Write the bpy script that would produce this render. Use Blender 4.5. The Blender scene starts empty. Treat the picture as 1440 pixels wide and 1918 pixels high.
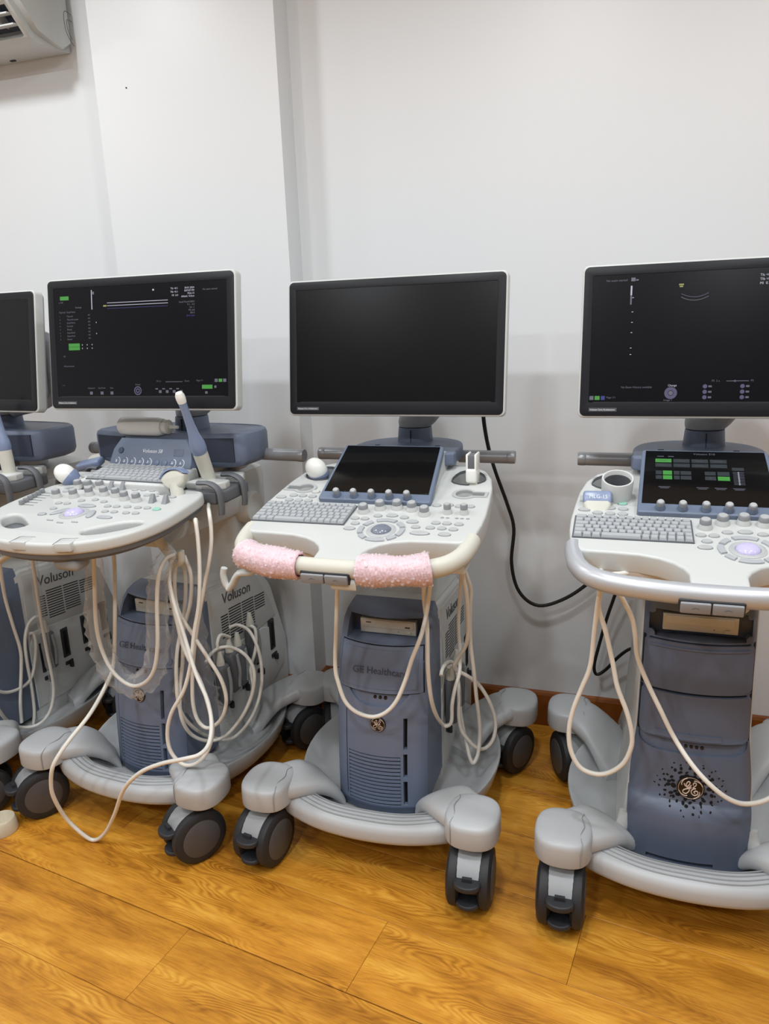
import bpy, bmesh, math, random
from mathutils import Vector, Matrix, Euler
random.seed(7)
SC = bpy.context.scene
COL = SC.collection
PI = math.pi
def R(d): return math.radians(d)

# ------------------------------------------------------------------ camera, world, lights, exposure
# world: x runs right along the back wall, y into the wall, z up
CAM_R = ((0.952, 0.303, -0.035), (0.043, -0.25, -0.967), (-0.302, 0.92, -0.251))
def setup_view():
    right = Vector(CAM_R[0]); fwd = Vector(CAM_R[2]).normalized()
    right = (right - fwd * right.dot(fwd)).normalized()
    up = right.cross(fwd).normalized()
    m = Matrix((right, up, -fwd)).transposed().to_4x4()
    m.translation = Vector((0, 0, 1.33))
    cd = bpy.data.cameras.new('camera'); cd.sensor_fit = 'HORIZONTAL'; cd.sensor_width = 36.0
    cd.lens = 36.0 * 1376.0 / 1440.0; cd.clip_start = 0.02
    co = bpy.data.objects.new('camera', cd); COL.objects.link(co); co.matrix_world = m
    SC.camera = co
    w = bpy.data.worlds.new('world'); SC.world = w; w.use_nodes = True
    w.node_tree.nodes['Background'].inputs[0].default_value = (0.9, 0.95, 1.0, 1)
    w.node_tree.nodes['Background'].inputs[1].default_value = 0.05
    vs = SC.view_settings; vs.view_transform = 'Standard'; vs.look = 'None'; vs.gamma = 1.0
    vs.exposure = EXPOSURE; vs.use_curve_mapping = False
EXPOSURE = 0.50
LAMPS = [(-2.9, 1.35, 6.5), (-1.74, 1.45, 6.5), (-0.22, 1.05, 9.5), (0.80, 1.05, 8), (1.9, 1.05, 7), (-2.9, 0.1, 7), (-1.74, 0.1, 10), (-0.58, 0.1, 10), (0.60, 0.1, 8), (-1.74, -1.2, 12), (-0.58, -1.2, 11), (0.60, -1.2, 8)]  # rear row and far-left pair are added fill; the rest follow a ceiling grid
CEIL = 2.62
setup_view()
def lamps():
    for x, y, p in LAMPS:
        ld = bpy.data.lights.new('downlight_and_fill', 'AREA'); ld.shape = 'DISK'; ld.size = 0.16; ld.energy = p
        ld.color = (0.90, 0.955, 1.0)
        o = bpy.data.objects.new('downlight_and_fill', ld); COL.objects.link(o); o.location = (x, y, CEIL - 0.02)
lamps()

# ------------------------------------------------------------------ materials
def lin(c):
    return tuple((v / 255 / 12.92 if v / 255 <= 0.04045 else ((v / 255 + 0.055) / 1.055) ** 2.4) for v in c) + (1.0,)
MATS = {}
def mat(name, rgb, rough=0.45, metal=0.0, bump=0.0, bscale=400.0, spec=0.5, trans=0.0, emit=None, estr=0.0, alpha=1.0, coat=0.0, var=0.0, vscale=8.0):
    if name in MATS: return MATS[name]
    m = bpy.data.materials.new(name); m.use_nodes = True; nt = m.node_tree; b = nt.nodes['Principled BSDF']
    b.inputs['Base Color'].default_value = lin(rgb); b.inputs['Roughness'].default_value = rough; b.inputs['Metallic'].default_value = metal
    b.inputs['Specular IOR Level'].default_value = spec; b.inputs['Transmission Weight'].default_value = trans
    b.inputs['Alpha'].default_value = alpha; b.inputs['Coat Weight'].default_value = coat
    if emit: b.inputs['Emission Color'].default_value = lin(emit); b.inputs['Emission Strength'].default_value = estr
    if bump or var:
        tc = nt.nodes.new('ShaderNodeTexCoord')
        if bump:
            n = nt.nodes.new('ShaderNodeTexNoise'); n.inputs['Scale'].default_value = bscale; n.inputs['Detail'].default_value = 2
            nt.links.new(tc.outputs['Object'], n.inputs['Vector'])
            bp = nt.nodes.new('ShaderNodeBump'); bp.inputs['Strength'].default_value = bump; bp.inputs['Distance'].default_value = 0.001
            nt.links.new(n.outputs['Fac'], bp.inputs['Height']); nt.links.new(bp.outputs['Normal'], b.inputs['Normal'])
        if var:
            n2 = nt.nodes.new('ShaderNodeTexNoise'); n2.inputs['Scale'].default_value = vscale; n2.inputs['Detail'].default_value = 4
            nt.links.new(tc.outputs['Object'], n2.inputs['Vector'])
            mx = nt.nodes.new('ShaderNodeMixRGB'); c = lin(rgb)
            mx.inputs[1].default_value = tuple(v * (1 - var) for v in c[:3]) + (1,); mx.inputs[2].default_value = tuple(min(1, v * (1 + var)) for v in c[:3]) + (1,)
            nt.links.new(n2.outputs['Fac'], mx.inputs[0]); nt.links.new(mx.outputs[0], b.inputs['Base Color'])
    MATS[name] = m
    return m
M = dict(
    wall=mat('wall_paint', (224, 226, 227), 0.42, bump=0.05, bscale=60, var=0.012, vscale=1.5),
    wall_dim=mat('unseen_wall_bounce_grey', (205, 206, 206), 0.6, var=0.012, vscale=1.5),  # unseen walls, greyed to set how much light they bounce back
    ceil=mat('ceiling_paint', (225, 225, 222), 0.8, var=0.01),
    white=mat('white_plastic', (197, 199, 196), 0.38, bump=0.04, bscale=900),
    cream=mat('cream_plastic', (206, 204, 192), 0.45, bump=0.05, bscale=900),
    shell=mat('shell_plastic', (206, 208, 206), 0.5, bump=0.06, bscale=700),
    shell_grey=mat('shell_grey', (150, 153, 155), 0.5, bump=0.06, bscale=700),
    panel=mat('side_panel_grey', (192, 194, 192), 0.5, bump=0.06, bscale=700),
    base=mat('base_plastic', (182, 185, 187), 0.42, bump=0.10, bscale=600, var=0.02, vscale=30),
    blue=mat('blue_grey_plastic', (104, 115, 136), 0.45, bump=0.08, bscale=700),
    blue3=mat('slate_blue_plastic', (88, 98, 117), 0.45, bump=0.08, bscale=700),
    bluel=mat('blue_frame', (104, 116, 136), 0.4, bump=0.05, bscale=700),
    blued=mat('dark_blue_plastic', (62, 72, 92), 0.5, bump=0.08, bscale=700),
    grille=mat('speaker_grille', (50, 56, 72), 0.7, bump=0.6, bscale=900),
    probe_blue=mat('probe_blue', (128, 142, 172), 0.3),
    probe_white=mat('probe_white', (238, 238, 232), 0.25),
    key=mat('key_grey', (170, 173, 176), 0.5, bump=0.05, bscale=900),
    keyd=mat('key_bed', (92, 95, 100), 0.6, bump=0.03, bscale=500),
    btn=mat('button_grey', (176, 178, 178), 0.45, bump=0.04, bscale=900),
    knob=mat('knob_grey', (138, 140, 143), 0.5, bump=0.08, bscale=900),
    dark=mat('dark_plastic', (40, 42, 46), 0.55, bump=0.06, bscale=600),
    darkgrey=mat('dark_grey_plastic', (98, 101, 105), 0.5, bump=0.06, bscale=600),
    black=mat('black_plastic', (14, 14, 17), 0.4, bump=0.04, bscale=600),
    hole=mat('hole_black', (6, 6, 8), 0.9, bump=0.02),
    rubber=mat('tyre_rubber', (34, 35, 38), 0.6, bump=0.12, bscale=300, var=0.05, vscale=20),
    hub=mat('hub_grey', (76, 75, 76), 0.5, bump=0.06, bscale=300),
    bezel=mat('bezel_black', (22, 24, 29), 0.36, spec=0.3, bump=0.04, bscale=900),
    screen=mat('screen_off', (13, 15, 17), 0.26, spec=0.22),
    screen_on=mat('screen_lit', (8, 9, 12), 0.26, spec=0.22, emit=(20, 22, 34), estr=0.12),
    touch_glass=mat('touch_glass', (7, 8, 10), 0.12, spec=0.5),
    silver=mat('silver_paint', (190, 193, 197), 0.34, metal=0.35, bump=0.05, bscale=900),
    steel=mat('grey_metal_paint', (150, 152, 156), 0.34, metal=0.3, bump=0.05, bscale=900),
    cable=mat('cable_cream', (226, 223, 214), 0.45, bump=0.03, bscale=300),
    cable_b=mat('cable_black', (14, 14, 15), 0.5, bump=0.03, bscale=300),
    ball=mat('trackball_grey', (118, 124, 136), 0.08),
    ball_lit=mat('trackball_lit', (188, 182, 214), 0.15, emit=(190, 175, 240), estr=0.07),
    drive=mat('drive_beige', (204, 200, 188), 0.5, bump=0.04, bscale=900),
    badge=mat('badge_black', (16, 13, 14), 0.25, bump=0.02),
    badge_line=mat('badge_line', (200, 178, 160), 0.35),
    ink=mat('dark_ink', (62, 68, 82), 0.5, bump=0.02),
    ink2=mat('grey_ink', (74, 76, 80), 0.5, bump=0.02),
    gel=mat('gel_bottle', (222, 221, 215), 0.3, bump=0.03),
    tape=mat('beige_plastic', (206, 196, 174), 0.5, bump=0.05),
    green=mat('ui_green', (46, 104, 44), 0.5, emit=(70, 170, 60), estr=0.22),
    ui_grey=mat('ui_grey', (32, 38, 43), 0.5, emit=(60, 72, 80), estr=0.08),
    ui_line=mat('ui_white', (150, 152, 165), 0.5, emit=(150, 155, 175), estr=0.3),
    ui_dim=mat('ui_dim', (80, 82, 94), 0.5, emit=(100, 103, 120), estr=0.12),
    ui_blue=mat('ui_blue', (40, 44, 96), 0.5, emit=(60, 68, 170), estr=0.12),
    ui_violet=mat('ui_violet', (70, 67, 92), 0.5, emit=(110, 102, 150), estr=0.08),
    ui_yel=mat('ui_yellow', (120, 120, 72), 0.5, emit=(170, 170, 100), estr=0.12),
    print_white=mat('print_white', (228, 230, 235), 0.5),
    print_grey=mat('print_grey', (150, 150, 150), 0.5),
    teal=mat('print_teal', (150, 200, 180), 0.45, bump=0.02),
    sticker=mat('sticker_yellow', (200, 190, 60), 0.5, bump=0.02),
)
def wood_mat(name, dark, mid, light, rough=0.33, knots=True, scale=1.0):
    m = bpy.data.materials.new(name); m.use_nodes = True; nt = m.node_tree; b = nt.nodes['Principled BSDF']; N = nt.nodes.new; L = nt.links.new
    tc = N('ShaderNodeTexCoord'); oi = N('ShaderNodeObjectInfo')
    sh = N('ShaderNodeVectorMath'); sh.operation = 'SCALE'; cb = N('ShaderNodeCombineXYZ')
    mu = N('ShaderNodeMath'); mu.operation = 'MULTIPLY'; mu.inputs[1].default_value = 37.0; L(oi.outputs['Random'], mu.inputs[0])
    L(mu.outputs[0], cb.inputs[0]); L(mu.outputs[0], cb.inputs[1])
    ad = N('ShaderNodeVectorMath'); ad.operation = 'ADD'; L(tc.outputs['Object'], ad.inputs[0]); L(cb.outputs[0], ad.inputs[1])
    # broad warp whose contour lines make the cathedral figures
    mp = N('ShaderNodeMapping'); mp.inputs['Scale'].default_value = (1.5 * scale, 6.0 * scale, 1); L(ad.outputs[0], mp.inputs[0])
    n1 = N('ShaderNodeTexNoise'); n1.inputs['Scale'].default_value = 1.7; n1.inputs['Detail'].default_value = 2.0; n1.inputs['Roughness'].default_value = 0.4; L(mp.outputs[0], n1.inputs['Vector'])
    m1 = N('ShaderNodeMath'); m1.operation = 'MULTIPLY'; m1.inputs[1].default_value = 34.0; L(n1.outputs['Fac'], m1.inputs[0])
    pp = N('ShaderNodeMath'); pp.operation = 'PINGPONG'; pp.inputs[1].default_value = 0.5; L(m1.outputs[0], pp.inputs[0])
    r1 = N('ShaderNodeValToRGB'); e = r1.color_ramp.elements; e[0].position = 0.05; e[0].color = (0, 0, 0, 1); e[1].position = 0.40; e[1].color = (1, 1, 1, 1)
    L(pp.outputs[0], r1.inputs[0])
    # where the figure is strong
    mpm = N('ShaderNodeMapping'); mpm.inputs['Scale'].default_value = (2.4, 7.0, 1); L(ad.outputs[0], mpm.inputs[0])
    nm = N('ShaderNodeTexNoise'); nm.inputs['Scale'].default_value = 1.1; nm.inputs['Detail'].default_value = 2; L(mpm.outputs[0], nm.inputs['Vector'])
    rm = N('ShaderNodeValToRGB'); e = rm.color_ramp.elements; e[0].position = 0.45; e[0].color = (0.12, 0.12, 0.12, 1); e[1].position = 0.62; e[1].color = (1, 1, 1, 1); L(nm.outputs['Fac'], rm.inputs[0])
    # fine streaks
    mp2 = N('ShaderNodeMapping'); mp2.inputs['Scale'].default_value = (7.0, 210.0, 1); L(ad.outputs[0], mp2.inputs[0])
    n2 = N('ShaderNodeTexNoise'); n2.inputs['Scale'].default_value = 1.6; n2.inputs['Detail'].default_value = 4; n2.inputs['Roughness'].default_value = 0.7; L(mp2.outputs[0], n2.inputs['Vector'])
    r2 = N('ShaderNodeValToRGB'); e = r2.color_ramp.elements; e[0].position = 0.36; e[0].color = (0, 0, 0, 1); e[1].position = 0.62; e[1].color = (1, 1, 1, 1)
    L(n2.outputs['Fac'], r2.inputs[0])
    # soft patches
    mp3 = N('ShaderNodeMapping'); mp3.inputs['Scale'].default_value = (2.0, 9.0, 1); L(ad.outputs[0], mp3.inputs[0])
    n3 = N('ShaderNodeTexNoise'); n3.inputs['Scale'].default_value = 1.5; n3.inputs['Detail'].default_value = 4; n3.inputs['Roughness'].default_value = 0.6; L(mp3.outputs[0], n3.inputs['Vector'])
    r3 = N('ShaderNodeValToRGB'); e = r3.color_ramp.elements; e[0].position = 0.30; e[0].color = lin(dark); e[1].position = 0.74; e[1].color = lin(light)
    e2 = r3.color_ramp.elements.new(0.52); e2.color = lin(mid)
    c0 = N('ShaderNodeMath'); c0.operation = 'SUBTRACT'; L(r1.outputs[0], c0.inputs[0]); c0.inputs[1].default_value = 0.6
    c1 = N('ShaderNodeMath'); c1.operation = 'MULTIPLY'; L(c0.outputs[0], c1.inputs[0]); L(rm.outputs[0], c1.inputs[1])
    mixv = N('ShaderNodeMath'); mixv.operation = 'MULTIPLY_ADD'; L(c1.outputs[0], mixv.inputs[0]); mixv.inputs[1].default_value = 0.16; L(n3.outputs['Fac'], mixv.inputs[2])
    d0 = N('ShaderNodeMath'); d0.operation = 'SUBTRACT'; L(r2.outputs[0], d0.inputs[0]); d0.inputs[1].default_value = 0.5
    mixv2 = N('ShaderNodeMath'); mixv2.operation = 'MULTIPLY_ADD'; L(d0.outputs[0], mixv2.inputs[0]); mixv2.inputs[1].default_value = 0.12; L(mixv.outputs[0], mixv2.inputs[2])
    L(mixv2.outputs[0], r3.inputs[0])
    hs = N('ShaderNodeHueSaturation'); rv = N('ShaderNodeMath'); rv.operation = 'MULTIPLY_ADD'; rv.inputs[1].default_value = 0.16; rv.inputs[2].default_value = 0.93; L(oi.outputs['Random'], rv.inputs[0])
    L(rv.outputs[0], hs.inputs['Value']); L(r3.outputs[0], hs.inputs['Color']); L(hs.outputs[0], b.inputs['Base Color'])
    rr = N('ShaderNodeMath'); rr.operation = 'MULTIPLY_ADD'; rr.inputs[1].default_value = -0.12; rr.inputs[2].default_value = rough + 0.1; L(r2.outputs[0], rr.inputs[0]); L(rr.outputs[0], b.inputs['Roughness'])
    bp = N('ShaderNodeBump'); bp.inputs['Strength'].default_value = 0.12; bp.inputs['Distance'].default_value = 0.001; L(r2.outputs[0], bp.inputs['Height']); L(bp.outputs[0], b.inputs['Normal'])
    b.inputs['Specular IOR Level'].default_value = 0.4
    return m
M['floor'] = wood_mat('plank_laminate', (146, 90, 20), (196, 133, 42), (222, 166, 66))
M['baseboard'] = wood_mat('baseboard_wood', (108, 58, 20), (132, 74, 28), (156, 94, 42), scale=0.7)
def film_mat(name, rgb, alpha, rough, bump, bscale, dist=0.003):
    m = bpy.data.materials.new(name); m.use_nodes = True; nt = m.node_tree; nt.nodes.clear(); N = nt.nodes.new; L = nt.links.new
    out = N('ShaderNodeOutputMaterial'); mx = N('ShaderNodeMixShader'); tr = N('ShaderNodeBsdfTransparent'); gl = N('ShaderNodeBsdfPrincipled')
    gl.inputs['Base Color'].default_value = lin(rgb); gl.inputs['Roughness'].default_value = rough; gl.inputs['Specular IOR Level'].default_value = 1.0
    tc = N('ShaderNodeTexCoord'); v = N('ShaderNodeTexNoise'); v.inputs['Scale'].default_value = bscale; v.inputs['Detail'].default_value = 3; L(tc.outputs['Object'], v.inputs['Vector'])
    bp = N('ShaderNodeBump'); bp.inputs['Strength'].default_value = bump; bp.inputs['Distance'].default_value = dist; L(v.outputs['Fac'], bp.inputs['Height']); L(bp.outputs[0], gl.inputs['Normal'])
    lw = N('ShaderNodeLayerWeight'); lw.inputs[0].default_value = 0.3
    ma = N('ShaderNodeMath'); ma.operation = 'MULTIPLY_ADD'; L(lw.outputs['Facing'], ma.inputs[0]); ma.inputs[1].default_value = 0.28; ma.inputs[2].default_value = alpha; ma.use_clamp = True
    L(ma.outputs[0], mx.inputs[0]); L(tr.outputs[0], mx.inputs[1]); L(gl.outputs[0], mx.inputs[2]); L(mx.outputs[0], out.inputs['Surface'])
    return m
M['film'] = film_mat('clear_film', (225, 226, 224), 0.07, 0.08, 1.0, 45)
M['bubble_dot'] = film_mat('bubble_dot', (255, 246, 248), 0.14, 0.06, 0.3, 160, 0.001)
M['bubble'] = film_mat('bubble_wrap', (248, 226, 231), 0.55, 0.15, 1.0, 160, 0.002)

# ------------------------------------------------------------------ mesh helpers
CACHE = {}
def finish(bm, name, m, smooth=True, ang=40):
    bmesh.ops.recalc_face_normals(bm, faces=bm.faces)
    me = bpy.data.meshes.new(name); bm.to_mesh(me); bm.free()
    if m: me.materials.append(M[m] if isinstance(m, str) else m)
    if smooth:
        me.polygons.foreach_set('use_smooth', [True] * len(me.polygons))
        try: me.set_sharp_from_angle(angle=R(ang))
        except Exception: pass
    return me
def put(name, me, parent=None, loc=(0, 0, 0), rot=(0, 0, 0), sc=(1, 1, 1)):
    o = bpy.data.objects.new(name, me); COL.objects.link(o)
    o.location = loc; o.rotation_euler = rot; o.scale = sc
    if parent: o.parent = parent
    return o
def tag(o, label=None, cat=None, group=None, kind=None):
    if label: o['label'] = label
    if cat: o['category'] = cat
    if group: o['group'] = group
    if kind: o['kind'] = kind
    return o
def empty(name, label, cat, loc=(0, 0, 0), rz=0, group=None):
    o = bpy.data.objects.new(name, None); COL.objects.link(o); o.location = loc; o.rotation_euler = (0, 0, rz); o.empty_display_size = 0.05
    return tag(o, label, cat, group)
def cached(key, fn):
    if key not in CACHE: CACHE[key] = fn()
    return CACHE[key]
def add_box(bm, c, s, mt=None):
    m4 = Matrix.Translation(c) @ Matrix.Diagonal((s[0], s[1], s[2], 1))
    if mt: m4 = mt @ m4
    return bmesh.ops.create_cube(bm, size=1.0, matrix=m4)['verts']
def rbox(sx, sy, sz, b, m, seg=2, c=(0, 0, 0)):
    bm = bmesh.new(); add_box(bm, c, (sx, sy, sz))
    if b: bmesh.ops.bevel(bm, geom=bm.edges[:], offset=b, segments=seg, profile=0.5, affect='EDGES')
    return finish(bm, 'rbox', m)
def lathe(prof, m, n=24, axis='Z', cap=True):
    bm = bmesh.new(); rings = []
    for r, z in prof:
        rings.append([bm.verts.new((r * math.cos(2 * PI * i / n), r * math.sin(2 * PI * i / n), z)) for i in range(n)] if r > 1e-6 else [bm.verts.new((0, 0, z))])
    for a, b in zip(rings, rings[1:]):
        if len(a) == 1 and len(b) == 1: continue
        for i in range(n):
            j = (i + 1) % n
            if len(a) == 1: bm.faces.new((a[0], b[j], b[i]))
            elif len(b) == 1: bm.faces.new((a[i], a[j], b[0]))
            else: bm.faces.new((a[i], a[j], b[j], b[i]))
    if cap:
        for rg in (rings[0], rings[-1]):
            if len(rg) > 2: bm.faces.new(rg)
    me = finish(bm, 'lathe', m)
    if axis == 'X': me.transform(Matrix.Rotation(PI / 2, 4, 'Y'))
    if axis == 'Y': me.transform(Matrix.Rotation(-PI / 2, 4, 'X'))
    return me
def loft_bm(rings, closed_ends=True, bm=None, cyc=True):
    bm = bm or bmesh.new(); vr = [[bm.verts.new(p) for p in r] for r in rings]; n = len(rings[0])
    for a, b in zip(vr, vr[1:]):
        for i in range(n if cyc else n - 1):
            j = (i + 1) % n; bm.faces.new((a[i], a[j], b[j], b[i]))
    if closed_ends:
        bm.faces.new(vr[0]); bm.faces.new(vr[-1])
    return bm
def catmull(pts, sub):
    P = [Vector(p) for p in pts]; out = []
    for i in range(len(P) - 1):
        p0 = P[i - 1] if i else P[0] * 2 - P[1]; p1, p2 = P[i], P[i + 1]; p3 = P[i + 2] if i + 2 < len(P) else P[-1] * 2 - P[-2]
        for k in range(sub):
            t = k / sub
            out.append(0.5 * ((2 * p1) + (p2 - p0) * t + (2 * p0 - 5 * p1 + 4 * p2 - p3) * t * t + (3 * p1 - p0 - 3 * p2 + p3) * t ** 3))
    out.append(P[-1]); return out
def sweep(pts, r, m, n=8, sub=5, ell=1.0, up=None, rfn=None, bm=None, done=True):
    P = catmull(pts, sub) if sub > 1 else [Vector(p) for p in pts]
    rings = []; N = None
    for i, p in enumerate(P):
        t = (P[min(i + 1, len(P) - 1)] - P[max(i - 1, 0)]).normalized()
        if up is not None:
            N = Vector(up) - t * Vector(up).dot(t)
        elif N is None: N = t.orthogonal()
        else: N = N - t * N.dot(t)
        N.normalize(); B = t.cross(N); f = i / (len(P) - 1)
        rr = r if rfn is None else rfn(f)
        rings.append([p + (N * math.cos(2 * PI * k / n) * ell + B * math.sin(2 * PI * k / n)) * rr for k in range(n)])
    b = loft_bm(rings, True, bm)
    return finish(b, 'sweep', m, ang=60) if done else b
def rrect(hw, hh, r, n=5, cx=0, cy=0):
    out = []
    for sx, sy, a0 in ((1, 1, 0), (-1, 1, 90), (-1, -1, 180), (1, -1, 270)):
        for k in range(n + 1):
            a = R(a0 + 90 * k / n); out.append((cx + sx * (hw - r) + r * math.cos(a), cy + sy * (hh - r) + r * math.sin(a)))
    return out
def plate(outline, h, m, bev=0.0, holes=(), z0=0.0, smooth_outline=True, res=3):
    """flat solid from a closed outline with holes; top at z0+h, rounded edges of size bev"""
    cu = bpy.data.curves.new('plate', 'CURVE'); cu.dimensions = '2D'; cu.fill_mode = 'BOTH'
    cu.extrude = max(h / 2 - bev, 0.0001); cu.bevel_depth = bev; cu.bevel_resolution = res; cu.offset = -bev if bev else 0
    for pts in (outline,) + tuple(holes):
        sp = cu.splines.new('POLY'); sp.points.add(len(pts) - 1); sp.use_cyclic_u = True
        for q, p in zip(sp.points, pts): q.co = (p[0], p[1], 0, 1)
    o = bpy.data.objects.new('plate', cu); COL.objects.link(o)
    dg = bpy.context.evaluated_depsgraph_get(); me = bpy.data.meshes.new_from_object(o.evaluated_get(dg))
    bpy.data.objects.remove(o); bpy.data.curves.remove(cu)
    me.transform(Matrix.Translation((0, 0, z0 + h / 2)))
    bm = bmesh.new(); bm.from_mesh(me); bpy.data.meshes.remove(me)
    bmesh.ops.remove_doubles(bm, verts=bm.verts, dist=1e-5)
    return finish(bm, 'plate', m, ang=35)
def smooth_poly(pts, sub=4):
    P = list(pts); n = len(P); out = []
    for i in range(n):
        p0, p1, p2, p3 = (Vector(P[(i + k - 1) % n]) for k in range(4))
        for k in range(sub):
            t = k / sub
            v = 0.5 * ((2 * p1) + (p2 - p0) * t + (2 * p0 - 5 * p1 + 4 * p2 - p3) * t * t + (3 * p1 - p0 - 3 * p2 + p3) * t ** 3)
            out.append((v.x, v.y))
    return out
def text_me(s, size, m, depth=0.0004, align='LEFT', shear=0.0, space=1.0):
    cu = bpy.data.curves.new('txt', 'FONT'); cu.body = s; cu.size = size; cu.extrude = depth; cu.align_x = align; cu.shear = shear; cu.space_character = space; cu.resolution_u = 3
    o = bpy.data.objects.new('txt', cu); COL.objects.link(o); dg = bpy.context.evaluated_depsgraph_get()
    me = bpy.data.meshes.new_from_object(o.evaluated_get(dg)); bpy.data.objects.remove(o); bpy.data.curves.remove(cu)
    me.materials.clear(); me.materials.append(M[m]); return me
def boolean(me, cutters):
    o = bpy.data.objects.new('b', me); COL.objects.link(o); extra = []
    for c in cutters:
        co = bpy.data.objects.new('c', c); COL.objects.link(co); extra.append(co)
        md = o.modifiers.new('b', 'BOOLEAN'); md.operation = 'DIFFERENCE'; md.solver = 'EXACT'; md.object = co
    dg = bpy.context.evaluated_depsgraph_get(); r = bpy.data.meshes.new_from_object(o.evaluated_get(dg))
    for co in extra: bpy.data.objects.remove(co)
    bpy.data.objects.remove(o)
    try: r.set_sharp_from_angle(angle=R(35))
    except Exception: pass
    return r
def surf(fn, x0, x1, z0, z1, t0, t1, m, nx=12, nz=4, edge=None):
    """solid patch following y=fn(x,z), from offset t0 (outer, negative = proud) to t1 (inner)"""
    bm = bmesh.new(); F = []; Bk = []
    for j in range(nz + 1):
        z = z0 + (z1 - z0) * j / nz
        xa, xb = (x0, x1) if edge is None else edge(z, x0, x1)
        F.append([bm.verts.new((xa + (xb - xa) * i / nx, fn(xa + (xb - xa) * i / nx, z) + t0, z)) for i in range(nx + 1)])
        Bk.append([bm.verts.new((xa + (xb - xa) * i / nx, fn(xa + (xb - xa) * i / nx, z) + t1, z)) for i in range(nx + 1)])
    for j in range(nz):
        for i in range(nx):
            bm.faces.new((F[j][i], F[j][i + 1], F[j + 1][i + 1], F[j + 1][i])); bm.faces.new((Bk[j][i], Bk[j + 1][i], Bk[j + 1][i + 1], Bk[j][i + 1]))
    for i in range(nx):
        bm.faces.new((F[0][i], Bk[0][i], Bk[0][i + 1], F[0][i + 1])); bm.faces.new((F[nz][i], F[nz][i + 1], Bk[nz][i + 1], Bk[nz][i]))
    for j in range(nz):
        bm.faces.new((F[j][0], F[j + 1][0], Bk[j + 1][0], Bk[j][0])); bm.faces.new((F[j][nx], Bk[j][nx], Bk[j + 1][nx], F[j + 1][nx]))
    return finish(bm, 'surf', m, ang=30)
def copy_mesh(me, m):
    c = me.copy(); c.materials.clear(); c.materials.append(M[m]); return c
def join_me(parts, m=None):
    bm = bmesh.new()
    for me, mt in parts:
        b2 = bmesh.new(); b2.from_mesh(me); b2.transform(mt); tmp = bpy.data.meshes.new('t'); b2.to_mesh(tmp); b2.free(); bm.from_mesh(tmp); bpy.data.meshes.remove(tmp)
    me = bpy.data.meshes.new('join'); bm.to_mesh(me); bm.free()
    if m: me.materials.append(M[m])
    return me
T = Matrix.Translation

# ------------------------------------------------------------------ room
WY, PY, PX0, PX1 = 2.265, 2.17, -1.612, -0.989
XL, XR, YB = -3.6, 3.4, -4.5
def slab(name, c, s, m, kind='structure'):
    bm = bmesh.new(); add_box(bm, c, s); o = put(name, finish(bm, name, m, smooth=False)); o['kind'] = kind; return o
slab('wall_back', ((XL + XR) / 2, WY + 0.05, CEIL / 2), (XR - XL, 0.1, CEIL), 'wall')
def prism(name, pts, z0, z1, m, parent=None, kind='structure'):
    bm = bmesh.new(); a = [bm.verts.new((x, y, z0)) for x, y in pts]; b = [bm.verts.new((x, y, z1)) for x, y in pts]; n = len(pts)
    for i in range(n): bm.faces.new((a[i], a[(i + 1) % n], b[(i + 1) % n], b[i]))
    bm.faces.new(a); bm.faces.new(b); o = put(name, finish(bm, name, m, smooth=False), parent)
    if kind: o['kind'] = kind
    return o
prism('wall_pilaster', [(PX0, WY), (PX1, WY), (PX1, PY), (PX0, PY)], 0, CEIL, 'wall')
slab('wall_left', (XL - 0.05, (YB + WY) / 2, CEIL / 2), (0.1, WY - YB, CEIL), 'wall')
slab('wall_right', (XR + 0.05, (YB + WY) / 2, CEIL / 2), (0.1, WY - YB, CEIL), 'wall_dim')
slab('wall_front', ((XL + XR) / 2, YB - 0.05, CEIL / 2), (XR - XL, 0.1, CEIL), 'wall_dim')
slab('ceiling', ((XL + XR) / 2, (YB + WY) / 2, CEIL + 0.05), (XR - XL, WY - YB, 0.1), 'ceil')
def lamp_rims():
    ring = lathe([(0.082, 0), (0.105, 0), (0.105, -0.006), (0.082, -0.012), (0.082, 0)], 'white', 28, cap=False)
    for i, (x, y, p) in enumerate(LAMPS):
        tag(put('downlight_and_fill_trim', ring, None, (x, y, CEIL)), kind='structure')  # trims ring the added fill lamps too
lamp_rims()
BH = 0.122
def baseboard(name, a, b, t=0.014):
    """wood strip from a to b (inner face line), thickness to the left of travel"""
    d = (Vector(b) - Vector(a)); L = d.length; ang = math.atan2(d.y, d.x)
    bm = bmesh.new(); prof = [(0, 0), (t, 0), (t, BH - 0.012), (t * 0.75, BH - 0.003), (t * 0.35, BH), (0, BH)]
    A = [bm.verts.new((0, -p, z)) for p, z in prof]; Bv = [bm.verts.new((L, -p, z)) for p, z in prof]; n = len(prof)
    for i in range(n): bm.faces.new((A[i], A[(i + 1) % n], Bv[(i + 1) % n], Bv[i]))
    bm.faces.new(A); bm.faces.new(Bv)
    o = put(name, finish(bm, name, 'baseboard', smooth=False), None, (a[0], a[1], 0.0), (0, 0, ang)); o['kind'] = 'structure'
    return o
baseboard('baseboard_back', (PX1, WY), (XR, WY))
baseboard('baseboard_pilaster_side', (PX1, PY - 0.014), (PX1, WY - 0.014)).rotation_euler = (0, 0, PI / 2)
baseboard('baseboard_pilaster', (PX0, PY), (PX1 + 0.014, PY))
baseboard('baseboard_back_left', (XL, WY), (PX0, WY))
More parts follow.
